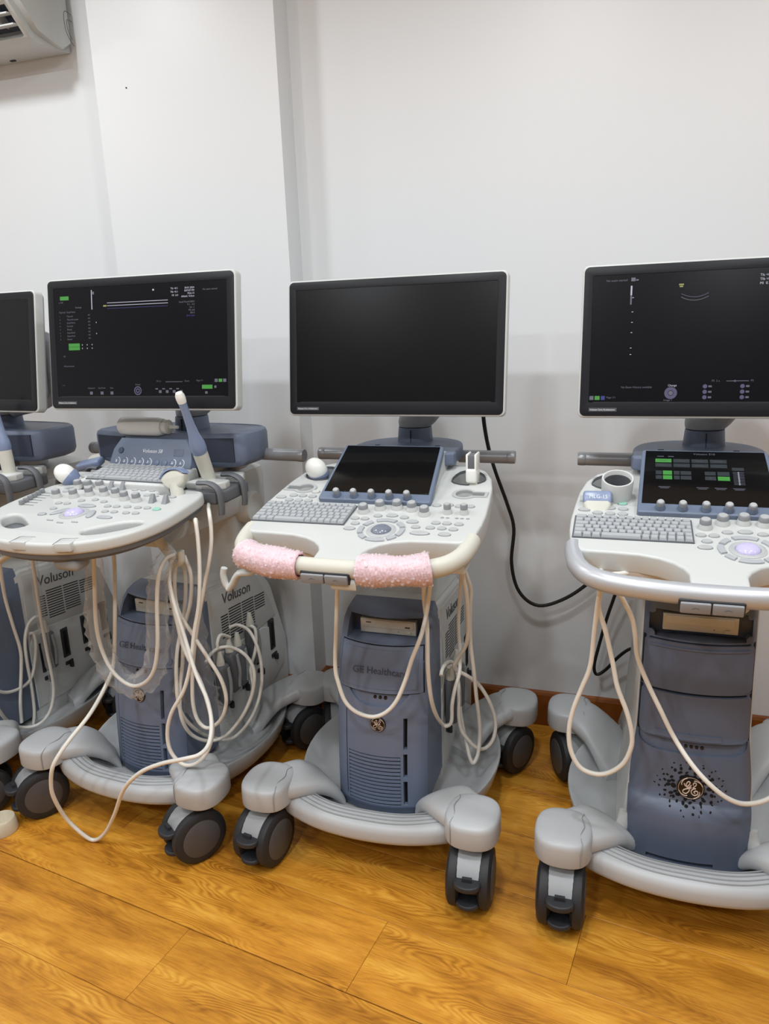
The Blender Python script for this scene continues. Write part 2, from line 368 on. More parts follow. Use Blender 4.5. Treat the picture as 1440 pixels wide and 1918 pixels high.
# floor: dark joint bed plus laminate planks, 0.2 m wide, laid at 8.2 degrees to the wall
slabf = slab('floor', ((XL + XR) / 2, (YB + WY) / 2, -0.03), (XR - XL, WY - YB, 0.05), mat('joint_bed', (60, 34, 14), 0.8, bump=0.05))
PA = R(-8.204); PWD, PLN = 0.2, 1.22
def planks():
    g = 0.0006
    bm = bmesh.new(); add_box(bm, (PLN / 2, PWD / 2, -0.0025), (PLN - g * 1.3, PWD - g * 1.3, 0.005)); bmesh.ops.bevel(bm, geom=[e for e in bm.edges if all(v.co.z > -0.001 for v in e.verts)], offset=0.0006, segments=1, affect='EDGES')
    me = finish(bm, 'plank', 'floor', smooth=False)
    k = 0
    for r in range(-3, 9):
        q = 0.835 + 0.2 * r + (0.002 if r > 0 else 0); p0 = -1.05 + 0.407 * r
        for s in range(-4, 4):
            p = p0 + s * PLN
            c, sn = math.cos(PA), math.sin(PA)
            cx, cy = (p + PLN / 2) * c - (q + 0.1) * sn, (p + PLN / 2) * sn + (q + 0.1) * c
            # keep what lies in the room near the picture
            ok = False
            for dp in (0, 0.5, 1):
                x, y = (p + PLN * dp) * c - (q + 0.1) * sn, (p + PLN * dp) * sn + (q + 0.1) * c
                if XL + 0.3 < x < 1.6 and 0.2 < y < WY + 0.12: ok = True
            if ok: put('plank', me, slabf, (p * c - q * sn, p * sn + q * c, 0.0), (0, 0, PA))
    me2 = finish_floor()
def finish_floor():
    # the same laminate, too far from the picture to show single planks (behind the camera)
    bm = bmesh.new(); add_box(bm, ((XL + XR) / 2, (YB + 0.1) / 2, -0.0035), (XR - XL, 0.1 - YB, 0.003))
    o = put('plank_field', finish(bm, 'plank_field', 'floor', smooth=False), slabf); o['kind'] = 'stuff'
planks()
CABLES = {
'm2_front':[(-0.044,0.060,0.777),(-0.056,0.080,0.731),(-0.071,0.100,0.644),(-0.083,0.106,0.524),(-0.077,0.106,0.477),(-0.062,0.106,0.430),(-0.034,0.106,0.405),(0.006,0.106,0.397),(0.041,0.106,0.413),(0.070,0.106,0.448),(0.093,0.108,0.503),(0.112,0.106,0.563),(0.134,0.108,0.621),(0.140,0.140,0.664),(0.152,0.130,0.729),(0.161,0.110,0.769),(0.167,0.090,0.798)],
'm2_b':[(0.147,0.100,0.777),(0.141,0.120,0.740),(0.133,0.150,0.691),(0.140,0.144,0.631),(0.142,0.136,0.532),(0.142,0.158,0.441),(0.142,0.202,0.370),(0.143,0.260,0.310),(0.154,0.270,0.299),(0.164,0.280,0.309),(0.164,0.290,0.351),(0.170,0.300,0.393),(0.179,0.310,0.429),(0.178,0.330,0.457),(0.176,0.340,0.489),(0.172,0.340,0.537),(0.176,0.330,0.598),(0.186,0.300,0.651),(0.198,0.260,0.715),(0.203,0.240,0.742)],
'm2_c':[(0.214,0.200,0.757),(0.212,0.220,0.730),(0.214,0.240,0.689),(0.214,0.260,0.629),(0.210,0.280,0.564),(0.198,0.300,0.515),(0.177,0.320,0.476),(0.161,0.330,0.443),(0.166,0.340,0.426),(0.192,0.350,0.408),(0.217,0.360,0.385),(0.239,0.370,0.347),(0.257,0.380,0.296),(0.264,0.380,0.254),(0.259,0.370,0.217),(0.244,0.360,0.196),(0.231,0.340,0.200),(0.216,0.320,0.219),(0.196,0.310,0.249),(0.183,0.310,0.271),(0.175,0.320,0.300),(0.171,0.340,0.348),(0.166,0.360,0.382),(0.153,0.380,0.415),(0.142,0.381,0.428),(0.142,0.321,0.452),(0.142,0.280,0.456),(0.142,0.263,0.446)],
'm2_d':[(0.212,0.240,0.743),(0.215,0.250,0.722),(0.220,0.270,0.684),(0.216,0.280,0.640),(0.211,0.300,0.572),(0.211,0.310,0.512),(0.217,0.320,0.437),(0.221,0.330,0.360),(0.228,0.330,0.296),(0.230,0.330,0.254),(0.227,0.320,0.199),(0.216,0.310,0.173),(0.206,0.310,0.190),(0.197,0.320,0.219),(0.182,0.340,0.259),(0.169,0.370,0.286),(0.160,0.400,0.315),(0.150,0.430,0.344),(0.142,0.429,0.378),(0.142,0.390,0.412),(0.142,0.354,0.426)],
'm3_a':[(-0.199,-0.010,0.839),(-0.204,0.000,0.813),(-0.209,0.020,0.772),(-0.214,0.040,0.705),(-0.220,0.050,0.620),(-0.235,0.050,0.569),(-0.252,0.050,0.512),(-0.259,0.050,0.460),(-0.253,0.050,0.413),(-0.233,0.050,0.377),(-0.202,0.050,0.366),(-0.173,0.050,0.374),(-0.145,0.050,0.401),(-0.131,0.050,0.441),(-0.131,0.050,0.475),(-0.143,0.050,0.523),(-0.164,0.050,0.578),(-0.176,0.050,0.633),(-0.193,0.040,0.707),(-0.207,0.030,0.756),(-0.206,0.010,0.809),(-0.203,0.000,0.835)],
'm3_b':[(-0.187,0.000,0.840),(-0.180,0.020,0.812),(-0.162,0.040,0.776),(-0.143,0.060,0.731),(-0.134,0.070,0.688),(-0.127,0.080,0.637),(-0.107,0.090,0.581),(-0.075,0.090,0.515),(-0.043,0.090,0.452),(-0.007,0.070,0.407),(0.029,0.060,0.373),(0.065,0.060,0.347),(0.101,0.070,0.334),(0.146,0.090,0.341),(0.183,0.120,0.368),(0.211,0.160,0.432)],
'cord_mon':[(0.185,0.620,1.124),(0.186,0.640,1.047),(0.189,0.700,0.961),(0.197,0.780,0.873),(0.230,0.800,0.769),(0.249,0.810,0.690),(0.243,0.810,0.575),(0.268,0.810,0.482),(0.329,0.810,0.440),(0.414,0.810,0.473),(0.495,0.810,0.544),(0.551,0.800,0.625),(0.579,0.790,0.696)],
'cord_m3':[(-0.166,0.720,0.592),(-0.174,0.740,0.531),(-0.196,0.760,0.439),(-0.218,0.770,0.332),(-0.228,0.770,0.271),(-0.220,0.770,0.243),(-0.195,0.770,0.260),(-0.160,0.750,0.316),(-0.131,0.720,0.359),(-0.108,0.680,0.385),(-0.072,0.620,0.417)],
'm1_sleeve':[(0.070,0.000,0.848),(0.035,0.030,0.795),(0.005,0.050,0.713),(-0.029,0.070,0.587),(-0.029,0.080,0.504),(0.001,0.080,0.449),(0.051,0.080,0.423),(0.098,0.080,0.439),(0.134,0.080,0.482),(0.155,0.080,0.556),(0.169,0.080,0.670),(0.185,0.080,0.745),(0.195,0.100,0.781),(0.208,0.120,0.788)],
'm1_floor':[(0.015,0.120,0.802),(-0.000,0.130,0.728),(0.004,0.106,0.609),(-0.025,0.108,0.465),(-0.021,0.070,0.423),(-0.020,0.000,0.373),(-0.032,-0.070,0.331),(-0.050,-0.110,0.286),(-0.071,-0.110,0.229),(-0.082,-0.100,0.173),(-0.090,-0.066,0.084),(-0.059,-0.044,0.023),(-0.035,-0.034,0.009),(0.016,-0.044,0.053),(0.080,-0.066,0.141),(0.152,-0.095,0.250),(0.214,-0.100,0.312),(0.280,-0.100,0.350),(0.348,-0.100,0.377),(0.378,-0.080,0.383),(0.376,-0.040,0.388),(0.358,0.000,0.417),(0.329,0.030,0.457),(0.279,0.060,0.508),(0.233,0.090,0.587),(0.194,0.110,0.674),(0.183,0.120,0.731),(0.187,0.130,0.764),(0.194,0.140,0.774)],
'm1_l1':[(0.187,0.150,0.773),(0.172,0.140,0.735),(0.172,0.130,0.683),(0.191,0.120,0.607),(0.212,0.110,0.538),(0.259,0.100,0.460),(0.286,0.090,0.392),(0.297,0.080,0.334),(0.280,0.070,0.277),(0.248,0.060,0.243),(0.207,0.060,0.233),(0.174,0.060,0.262),(0.169,0.060,0.314),(0.190,0.060,0.378),(0.230,0.070,0.445),(0.253,0.080,0.520),(0.265,0.090,0.598),(0.281,0.100,0.675),(0.286,0.110,0.762),(0.282,0.120,0.835),(0.273,0.130,0.878)],
'm1_l2':[(0.186,0.160,0.770),(0.168,0.160,0.716),(0.164,0.160,0.626),(0.205,0.160,0.554),(0.245,0.160,0.494),(0.281,0.160,0.434),(0.289,0.160,0.375),(0.265,0.160,0.317),(0.221,0.160,0.284),(0.190,0.160,0.303),(0.181,0.160,0.363),(0.196,0.160,0.474),(0.223,0.160,0.582),(0.257,0.160,0.694),(0.286,0.160,0.788),(0.287,0.170,0.845),(0.279,0.180,0.883)],
'm1_l3':[(0.196,0.170,0.768),(0.211,0.170,0.716),(0.192,0.180,0.635),(0.161,0.180,0.553),(0.145,0.180,0.457),(0.143,0.156,0.373),(0.142,0.154,0.304),(0.142,0.184,0.237),(0.166,0.220,0.199),(0.215,0.240,0.212),(0.261,0.260,0.267),(0.289,0.280,0.333),(0.283,0.310,0.388),(0.240,0.340,0.417),(0.181,0.360,0.425),(0.144,0.350,0.423),(0.143,0.306,0.422),(0.144,0.280,0.410)],
'm1_l4':[(0.173,0.190,0.760),(0.169,0.200,0.689),(0.151,0.200,0.589),(0.143,0.164,0.491),(0.142,0.148,0.390),(0.142,0.156,0.317),(0.143,0.204,0.241),(0.152,0.270,0.175),(0.202,0.300,0.171),(0.245,0.340,0.228),(0.251,0.390,0.300),(0.234,0.420,0.380),(0.195,0.440,0.440),(0.150,0.450,0.454),(0.142,0.414,0.463)],
'm1_l5':[(0.144,0.406,0.433),(0.143,0.364,0.458),(0.143,0.344,0.445),(0.143,0.341,0.425)],
'm1_l6':[(0.157,0.500,0.433),(0.173,0.500,0.420),(0.182,0.480,0.368),(0.177,0.450,0.312),(0.199,0.420,0.261),(0.192,0.370,0.201)],
'm0_a':[(0.244,0.200,0.733),(0.214,0.220,0.672),(0.161,0.260,0.557),(0.145,0.282,0.459),(0.142,0.296,0.367),(0.143,0.288,0.307),(0.146,0.262,0.204),(0.142,0.256,0.129)],
'm0_b':[(0.373,0.200,0.764),(0.326,0.240,0.712),(0.253,0.300,0.596),(0.214,0.330,0.482),(0.205,0.340,0.351),(0.222,0.330,0.241),(0.224,0.310,0.175),(0.207,0.290,0.135),(0.182,0.270,0.117),(0.159,0.240,0.124),(0.163,0.200,0.162),(0.195,0.150,0.235),(0.236,0.100,0.332)],
'm0_c':[(0.143,0.296,0.101),(0.145,0.306,0.144),(0.144,0.312,0.225),(0.145,0.310,0.321),(0.145,0.316,0.387),(0.143,0.336,0.430),(0.146,0.360,0.447),(0.144,0.382,0.444)],
'm0_d':[(0.142,0.338,0.401),(0.143,0.352,0.395),(0.143,0.354,0.359),(0.143,0.344,0.316),(0.146,0.322,0.268),(0.142,0.298,0.244),(0.143,0.252,0.244),(0.142,0.212,0.258),(0.146,0.168,0.298)],
}

# ------------------------------------------------------------------ shared machine parts (machine frame: origin on the floor between the front casters, x right, y to the wall)
def caster(parent, x, y, yaw):
    def bracket():
        bm = bmesh.new()
        # curved fender between the wheels
        pr = []
        for k in range(9):
            a = R(158 - 100 * k / 8)   # from front low to rear top
            pr.append((0.066 * math.cos(a), 0.072 + 0.070 * math.sin(a)))
        ringsA = []
        for yy, zz in pr:
            d = Vector((0, yy, zz - 0.072)).normalized() * 0.012
            ringsA.append([(-0.030, yy, zz), (0.030, yy, zz), (0.030, yy - d.y, zz - d.z), (-0.030, yy - d.y, zz - d.z)])
        loft_bm(ringsA, True, bm)
        bmesh.ops.create_cone(bm, cap_ends=True, segments=20, radius1=0.024, radius2=0.022, depth=0.034, matrix=T((0, 0.012, 0.155)))
        return finish(bm, 'bracket', 'shell_grey')
    def wheel():
        return lathe([(0.0, -0.015), (0.052, -0.015), (0.062, -0.0145), (0.070, -0.009), (0.072, 0.0), (0.070, 0.009), (0.062, 0.0145), (0.052, 0.015), (0.0, 0.015)], 'rubber', 32, 'X')
    def hub():
        return lathe([(0.0, -0.0165), (0.046, -0.0165), (0.050, -0.0145), (0.050, 0.0145), (0.046, 0.0165), (0.0, 0.0165)], 'hub', 32, 'X')
    def pedal_up():
        o = [(-0.029, -0.052), (0.029, -0.052)] + [(0.031 * math.cos(R(-a)), -0.068 - 0.022 * math.sin(R(a))) for a in range(10, 180, 20)]
        return plate(o, 0.014, 'dark', 0.004, z0=0.092)
    def pedal_low():
        o = [(-0.026, -0.035), (0.026, -0.035)] + [(0.027 * math.cos(R(-a)), -0.058 - 0.022 * math.sin(R(a))) for a in range(10, 180, 20)]
        return plate(o, 0.012, 'dark', 0.004, z0=0.036)
    def core():
        bm = bmesh.new(); add_box(bm, (0, 0.004, 0.07), (0.044, 0.07, 0.06)); bmesh.ops.bevel(bm, geom=bm.edges[:], offset=0.008, segments=2, affect='EDGES')
        return finish(bm, 'core', 'black')
    def tabs():
        bm = bmesh.new(); add_box(bm, (0, -0.0655, 0.105), (0.022, 0.008, 0.020)); return finish(bm, 'tab', 'dark')
    b = put('caster', cached('c_br', bracket), parent, (x, y, 0), (0, 0, yaw))
    put('axle_block', cached('c_core', core), b)
    for s in (-1, 1):
        w = put('caster_wheel', cached('c_wh', wheel), b, (s * 0.036, 0, 0.072))
        put('wheel_hub', cached('c_hub', hub), b, (s * 0.037, 0, 0.072))
    put('brake_pedal', cached('c_pu', pedal_up), b); put('release_pedal', cached('c_pl', pedal_low), b); put('pedal_latch', cached('c_tab', tabs), b)

def build_base(root, yaws):
    def dish():
        prof = [(0.62, 0.060), (0.86, 0.066), (0.955, 0.095), (1.0, 0.139), (0.995, 0.144), (0.965, 0.140), (0.86, 0.108), (0.70, 0.094), (0.45, 0.092)]
        rings = []
        for s, z in prof:
            rings.append([(0.275 * s * math.cos(2 * PI * k / 56), 0.375 + 0.335 * s * math.sin(2 * PI * k / 56), z) for k in range(56)])
        return finish(loft_bm(rings), 'dish', 'base')
    tray = put('base_tray', cached('dish', dish), root)
    def bump():
        path = [(-0.235, 0.100, 0), (-0.18, 0.066, 0), (-0.10, 0.040, 0), (0, 0.031, 0), (0.10, 0.040, 0), (0.18, 0.066, 0), (0.235, 0.100, 0)]
        P = catmull(path, 6); rings = []
        sec = rrect(0.031, 0.026, 0.018, 4)
        for i, p in enumerate(P):
            t = (P[min(i + 1, len(P) - 1)] - P[max(i - 1, 0)]).normalized(); nrm = Vector((-t.y, t.x, 0))
            rings.append([p + nrm * a + Vector((0, 0, 0.144 + b + 0.12 * a)) for a, b in sec])
        return finish(loft_bm(rings), 'bump', 'base')
    put('front_bumper', cached('bump', bump), tray)
    def ridge(k):
        off = -0.013 + 0.011 * k
        path = [(-0.205, 0.082, 0), (-0.10, 0.040, 0), (0, 0.031, 0), (0.10, 0.040, 0), (0.205, 0.082, 0)]
        P = catmull(path, 8); Q = []
        for i, p in enumerate(P):
            t = (P[min(i + 1, len(P) - 1)] - P[max(i - 1, 0)]).normalized(); Q.append(p + Vector((-t.y, t.x, 0)) * off + Vector((0, 0, 0.1700 + 0.12 * off)))
        return sweep(Q, 0.0018, 'shell_grey', 6, 1)
    for k in range(4): put('bumper_ridge', cached('ridge%d' % k, lambda: ridge(k)), tray)
    def cap():
        o = []
        for k in range(36):
            a = 2 * PI * k / 36; c, s = math.cos(a), math.sin(a)
            o.append((0.064 * math.copysign(abs(c) ** 0.75, c), 0.070 * math.copysign(abs(s) ** 0.8, s)))
        rings = []
        for sc, z in ((0.90, 0.160), (0.98, 0.160), (1.0, 0.164), (1.0, 0.202), (0.988, 0.2085), (0.955, 0.2135), (0.90, 0.2165), (0.72, 0.2205), (0.4, 0.2225)):
            rings.append([(x * sc, y * sc, z) for x, y in o])
        return finish(loft_bm(rings), 'cap', 'base')
    def arm(s, rear):
        pts = [(s * 0.262, 0.062, 0.187), (s * 0.222, 0.098, 0.187), (s * 0.186, 0.128, 0.182), (s * 0.156, 0.160, 0.150), (s * 0.138, 0.185, 0.100)] if not rear else \
              [(s * 0.285, 0.615, 0.194), (s * 0.245, 0.585, 0.192), (s * 0.19, 0.545, 0.165), (s * 0.15, 0.50, 0.12), (s * 0.13, 0.46, 0.09)]
        P = catmull(pts, 5); rings = []
        for i, p in enumerate(P):
            t = (P[min(i + 1, len(P) - 1)] - P[max(i - 1, 0)]); t.z = 0; t.normalize(); nr = Vector((-t.y, t.x, 0)); f = i / (len(P) - 1)
            w = 0.057 + 0.010 * math.sin(PI * f) - 0.004 * f; h = 0.029
            rings.append([p + nr * w * math.copysign(abs(math.cos(2 * PI * k / 24)) ** 0.8, math.cos(2 * PI * k / 24)) + Vector((0, 0, h * math.copysign(abs(math.sin(2 * PI * k / 24)) ** 0.7, math.sin(2 * PI * k / 24)))) for k in range(24)])
        return finish(loft_bm(rings), 'arm', 'base')
    def joint(s, rear):
        # thin wavy seam between cap and arm
        x0, y0 = (0.222, 0.058) if not rear else (0.246, 0.612)
        pts = [(x0, -0.0612, 0.163), (x0, -0.0612, 0.203), (x0 - 0.001, -0.052, 0.2150), (x0 + 0.004, -0.028, 0.2192), (x0 - 0.003, 0.002, 0.2212), (x0 + 0.004, 0.032, 0.2200), (x0, 0.052, 0.2160)]
        return sweep([(s * a, y0 + b, c + 0.0007) for a, b, c in pts], 0.0012, 'shell_grey', 6, 4)
    spots = [(-0.264, 0.058, 0), (0.264, 0.058, 0), (-0.288, 0.612, 1), (0.288, 0.612, 1)]
    for (x, y, rear), yw in zip(spots, yaws):
        s = -1 if x < 0 else 1
        put('base_arm', cached('arm%d%d' % (s, rear), lambda: arm(s, rear)), tray)
        put('caster_cap', cached('cap', cap), tray, (x, y, 0))
        put('cap_seam', cached('seam%d%d' % (s, rear), lambda: joint(s, rear)), tray)
        d = Vector((0, -0.036)); a = yw
        ox, oy = -d.y * math.sin(a), d.y * math.cos(a)
        caster(root, x + ox, y + oy, yw)
    return tray

def ge_badge(parent, r, loc, rot):
    b = put('badge', cached('badge%g' % r, lambda: lathe([(0, 0.0022), (r * 0.94, 0.0022), (r, 0.0012), (r, -0.002), (0, -0.002)], 'badge', 32)), parent, loc, rot)
    def marks():
        k = r / 0.021; h = 0.0026; parts = []
        def st(pts, w):
            g = 1.18 if len(pts) > 14 and len(pts) < 30 else 1.0
            parts.append((sweep([(x * k * g, y * k * g, h) for x, y in pts], w * k * (1.25 if g > 1 else 1.0), None, 6, 4), Matrix.Identity(4)))
        ring = [(0.0185 * math.cos(a * PI / 18), 0.0185 * math.sin(a * PI / 18)) for a in range(37)]
        st(ring, 0.0004)
        for q in range(4):
            a0 = q * PI / 2 + 0.3
            st([(0.0185 * math.cos(a0), 0.0185 * math.sin(a0)), (0.0178 * math.cos(a0 + 0.35), 0.0178 * math.sin(a0 + 0.35)), (0.0160 * math.cos(a0 + 0.75), 0.0160 * math.sin(a0 + 0.75)), (0.0142 * math.cos(a0 + 0.95), 0.0142 * math.sin(a0 + 0.95))], 0.0009)
        # script G
        st([(-0.0085, 0.0065), (-0.0075, 0.0035), (-0.0045, 0.0025), (-0.0022, 0.0050), (-0.0012, 0.0085), (-0.0030, 0.0098), (-0.0052, 0.0072), (-0.0058, 0.0030), (-0.0040, 0.0004), (-0.0012, 0.0020), (0.0004, 0.0050), (-0.0008, 0.0010), (-0.0022, -0.0050), (-0.0055, -0.0085), (-0.0090, -0.0075), (-0.0095, -0.0045), (-0.0065, -0.0020), (-0.0022, -0.0005), (0.0012, 0.0012)], 0.0008)
        # script E
        st([(0.0030, 0.0052), (0.0036, 0.0085), (0.0062, 0.0088), (0.0068, 0.0060), (0.0045, 0.0030), (0.0030, 0.0010), (0.0055, 0.0004), (0.0065, 0.0004), (0.0035, -0.0004), (0.0012, -0.0035), (0.0018, -0.0078), (0.0055, -0.0098), (0.0092, -0.0075), (0.0090, -0.0038), (0.0062, -0.0030), (0.0045, -0.0052), (0.0060, -0.0066)], 0.0008)
        return join_me(parts, 'badge_line')
    put('monogram', cached('ge%g' % r, marks), b)
    return b

# ---- tower of the three machines on the left (rounded blue front, pale side panels)
def bulge(x, w): 
    q = min(1.0, abs(x) / w); return 0.034 * q * q + (0.012 * max(0.0, (q - 0.85) / 0.15) ** 2)
YC = [(0.110, 0.142), (0.125, 0.139), (0.20, 0.142), (0.30, 0.150), (0.38, 0.160), (0.42, 0.168), (0.50, 0.192), (0.55, 0.212), (0.58, 0.230), (0.60, 0.254), (0.612, 0.285), (0.616, 0.33)]
def interp(tab, z):
    if z <= tab[0][0]: return tab[0][1]
    for (a, b), (c, d) in zip(tab, tab[1:]):
        if z <= c: return b + (d - b) * (z - a) / (c - a)
    return tab[-1][1]
def fnA(x, z): return interp(YC, z) + bulge(x, 0.121)
def towerA_front():
    rings = []; nx = 20
    for z, yc in YC:
        w = 0.121 if z < 0.56 else 0.121 - 0.012 * ((z - 0.56) / 0.056) ** 2
        if z < 0.115: w = 0.117
        row = [(w * (2 * i / nx - 1), min(yc + bulge(w * (2 * i / nx - 1), 0.121), 0.338), z) for i in range(nx + 1)]
        rings.append(row + [(w, 0.345, z), (-w, 0.345, z)])
    me = finish(loft_bm(rings), 'tower_front', 'blue', ang=50)
    cut = []
    bm = bmesh.new(); add_box(bm, (0, 0.21, 0.5695), (0.196, 0.155, 0.054)); cut.append(finish(bm, 'c', 'blue', smooth=False))       # drive bay
    cut.append(surf(fnA, -0.081, 0.060, 0.126, 0.262, -0.02, 0.012, 'blue', 14, 8))                                                   # louvre field
    for z0, z1 in ((0.128, 0.195), (0.205, 0.270), (0.282, 0.365)):
        cut.append(surf(fnA, 0.0665, 0.0765, z0, z1, -0.02, 0.016, 'blue', 2, 6))
    cut.append(surf(fnA, -0.0885, -0.0862, 0.135, 0.385, -0.02, 0.006, 'blue', 2, 8))
    # shallow smile under the door
    def sm(z, a, b): 
        f = (z - 0.392) / 0.040; h = 0.03 + 0.055 * math.sqrt(max(f, 0)); return (-h, h)
    cut.append(surf(fnA, -1, 1, 0.392, 0.4265, -0.02, 0.007, 'blue', 16, 5, edge=sm))
    return boolean(me, cut)
def build_towerA(root, ports):
    tf = put('tower_front', cached('tA', towerA_front), root)
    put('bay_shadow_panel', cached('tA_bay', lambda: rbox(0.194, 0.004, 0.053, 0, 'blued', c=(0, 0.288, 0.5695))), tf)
    dr = put('disc_drive', cached('tA_dr', lambda: rbox(0.150, 0.02, 0.038, 0.001, 'drive', c=(0.002, 0.279, 0.5640))), root)
    put('drive_tray', cached('tA_dt', lambda: rbox(0.136, 0.003, 0.020, 0.0008, 'cream', c=(0.002, 0.2685, 0.5705))), dr)
    put('eject_button', cached('tA_ej', lambda: rbox(0.011, 0.004, 0.005, 0.0008, 'drive', c=(0.058, 0.268, 0.5520))), dr)
    put('drive_marks', cached('tA_dm', lambda: join_me([(rbox(0.002, 0.001, 0.002, 0, None), T((0.03, 0.2686, 0.5525))), (rbox(0.014, 0.001, 0.003, 0, None), T((-0.05, 0.2668, 0.574))), (rbox(0.013, 0.001, 0.004, 0, None), T((0.055, 0.2668, 0.567)))], 'ink2')), dr)
    def ledge(z, a, b):
        f = (z - 0.424) / 0.116; w = 0.112 - 0.006 * f; return (-w, w)
    door = put('front_door', cached('tA_door', lambda: surf(fnA, -1, 1, 0.428, 0.5385, -0.0035, 0.004, 'blue', 16, 8, edge=ledge)), root)
    put('door_gap', cached('tA_gap', lambda: surf(fnA, -1, 1, 0.4255, 0.541, -0.0006, 0.003, 'hole', 16, 8, edge=lambda z, a, b: tuple(v * 1.022 for v in ledge(z, a, b)))), door)
    put('door_inset', cached('tA_inset', lambda: surf(fnA, -0.098, 0.098, 0.438, 0.530, -0.0050, 0.0, 'blue', 16, 8)), door)
    tm = cached('tA_txt', lambda: text_me('GE Healthcare', 0.0245, 'ink', 0.0006, 'CENTER'))
    a = math.atan2(0.192 - 0.168, 0.08)
    put('door_lettering', tm, door, (0.005, fnA(0, 0.474) - 0.0052, 0.474), (PI / 2 - a, 0, 0))
    def slat(k):
        z = 0.1305 + 0.0102 * k
        return surf(fnA, -0.0805, 0.0595, z, z + 0.0058, 0.0002, 0.009, 'blue', 12, 1)
    for k in range(13): put('louvre_slat', cached('tA_sl%d' % k, lambda: slat(k)), tf)
    put('louvre_backing', cached('tA_lb', lambda: surf(fnA, -0.081, 0.060, 0.126, 0.262, 0.0112, 0.0135, 'hole', 12, 6)), tf)
    put('slot_backing', cached('tA_sb', lambda: surf(fnA, 0.0660, 0.0770, 0.126, 0.368, 0.0150, 0.0175, 'hole', 2, 8)), tf)
    for i in range(3): put('indicator_light', cached('tA_led', lambda: lathe([(0, 0.002), (0.004, 0.002), (0.005, -0.004), (0, -0.004)], 'black', 12)), tf, (0.006 + (i - 1) * 0.0135, fnA(0, 0.414) + 0.0068, 0.414), (PI / 2, 0, 0))
    ge_badge(tf, 0.0205, (0.003, fnA(0, 0.348) - 0.0008, 0.348), (PI / 2 - 0.1, 0, 0))
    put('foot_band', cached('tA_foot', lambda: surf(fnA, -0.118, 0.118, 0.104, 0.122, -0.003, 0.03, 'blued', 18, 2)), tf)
    # pale body behind
    def body():
        side = [(0.335, 0.092), (0.335, 0.600), (0.36, 0.612), (0.62, 0.592), (0.70, 0.50), (0.765, 0.32), (0.765, 0.092)]
        bm = bmesh.new(); A = [bm.verts.new((-0.120, y, z)) for y, z in side]; B = [bm.verts.new((0.120, y, z)) for y, z in side]; n = len(side)
        for i in range(n): bm.faces.new((A[i], A[(i + 1) % n], B[(i + 1) % n], B[i]))
        bm.faces.new(A); bm.faces.new(B)
        bmesh.ops.bevel(bm, geom=[e for e in bm.edges if abs(e.verts[0].co.x - e.verts[1].co.x) < 0.01 and min(v.co.z for v in e.verts) > 0.2], offset=0.012, segments=3, affect='EDGES')
        return finish(bm, 'body', 'shell')
    bd = put('tower_body', cached('tA_body', body), root)
    def side_panel(sx):
        o = [(0.352, 0.36), (0.36, 0.588), (0.60, 0.572), (0.672, 0.46), (0.705, 0.385)]
        me = plate(o, 0.004, 'panel', 0.0012, z0=-0.001); me.transform(Matrix(((0, 0, sx, sx * 0.1195), (1, 0, 0, 0), (0, 1, 0, 0), (0, 0, 0, 1)))); me.flip_normals() if sx < 0 else None
        return me
    sp = put('side_panel', cached('tA_sp', lambda: side_panel(1)), root)
    txt = cached('tA_vol', lambda: text_me('Voluson', 0.047, 'ink2', 0.0006))
    put('side_lettering', txt, sp, (0.1232, 0.412, 0.533), (PI / 2, -R(-6.0), PI / 2)).rotation_euler = Euler((PI / 2, 0, PI / 2)); 
    sp.children[-1].rotation_euler = (Matrix.Rotation(PI / 2, 3, 'Z') @ Matrix.Rotation(PI / 2, 3, 'X') @ Matrix.Rotation(R(-4.5), 3, 'Z')).to_euler()
    def vents():
        bm = bmesh.new()
        for g, (ya, yb, zt, nn) in enumerate(((0.400, 0.436, 0.498, 9), (0.442, 0.508, 0.508, 12), (0.514, 0.580, 0.502, 11), (0.586, 0.645, 0.494, 6))):
            for k in range(nn):
                z = zt - 0.0085 * k
                z2 = z - (yb - ya) * 0.075
                yb2 = min(yb, 0.672 - (0.46 - 0) * 0 )
                vs = [(0.1226, ya, z), (0.1226, yb2, z2), (0.1226, yb2, z2 - 0.0036), (0.1226, ya, z - 0.0036)]
                bm.faces.new([bm.verts.new(v) for v in vs]); 
        r = bmesh.ops.extrude_face_region(bm, geom=bm.faces[:]); bmesh.ops.translate(bm, verts=[v for v in r['geom'] if isinstance(v, bmesh.types.BMVert)], vec=(0.0006, 0, 0))
        return finish(bm, 'vents', 'dark', smooth=False)
    put('vent_slots', cached('tA_vents', vents), sp)['kind'] = 'stuff'
    def port_frame():
        o = [(0.345, 0.13), (0.345, 0.345), (0.372, 0.392), (0.62, 0.372), (0.70, 0.345), (0.742, 0.30), (0.742, 0.20), (0.60, 0.13)]
        me = plate(o, 0.006, 'shell', 0.002, z0=-0.001); me.transform(Matrix(((0, 0, 1, 0.1195), (1, 0, 0, 0), (0, 1, 0, 0), (0, 0, 0, 1)))); return me
    pf = put('port_panel', cached('tA_pf', port_frame), root)
    for i in range(4):
        y = 0.395 + 0.092 * i; z = 0.262 + 0.012 * i
        sk = put('probe_socket', cached('tA_sock', lambda: rbox(0.008, 0.030, 0.105, 0.002, 'dark')), pf, (0.1235, y, z + 0.03))
        put('socket_slot', cached('tA_slot', lambda: rbox(0.002, 0.014, 0.085, 0.001, 'hole')), pf, (0.1280, y, z + 0.03))
        put('lock_lever', cached('tA_lock', lambda: join_me([(rbox(0.006, 0.034, 0.014, 0.003, None), T((0, 0, 0))), (rbox(0.014, 0.010, 0.022, 0.003, None), T((0.006, 0.004, -0.008)))], 'dark')), pf, (0.1255, y + 0.004, z - 0.045))
    return tf

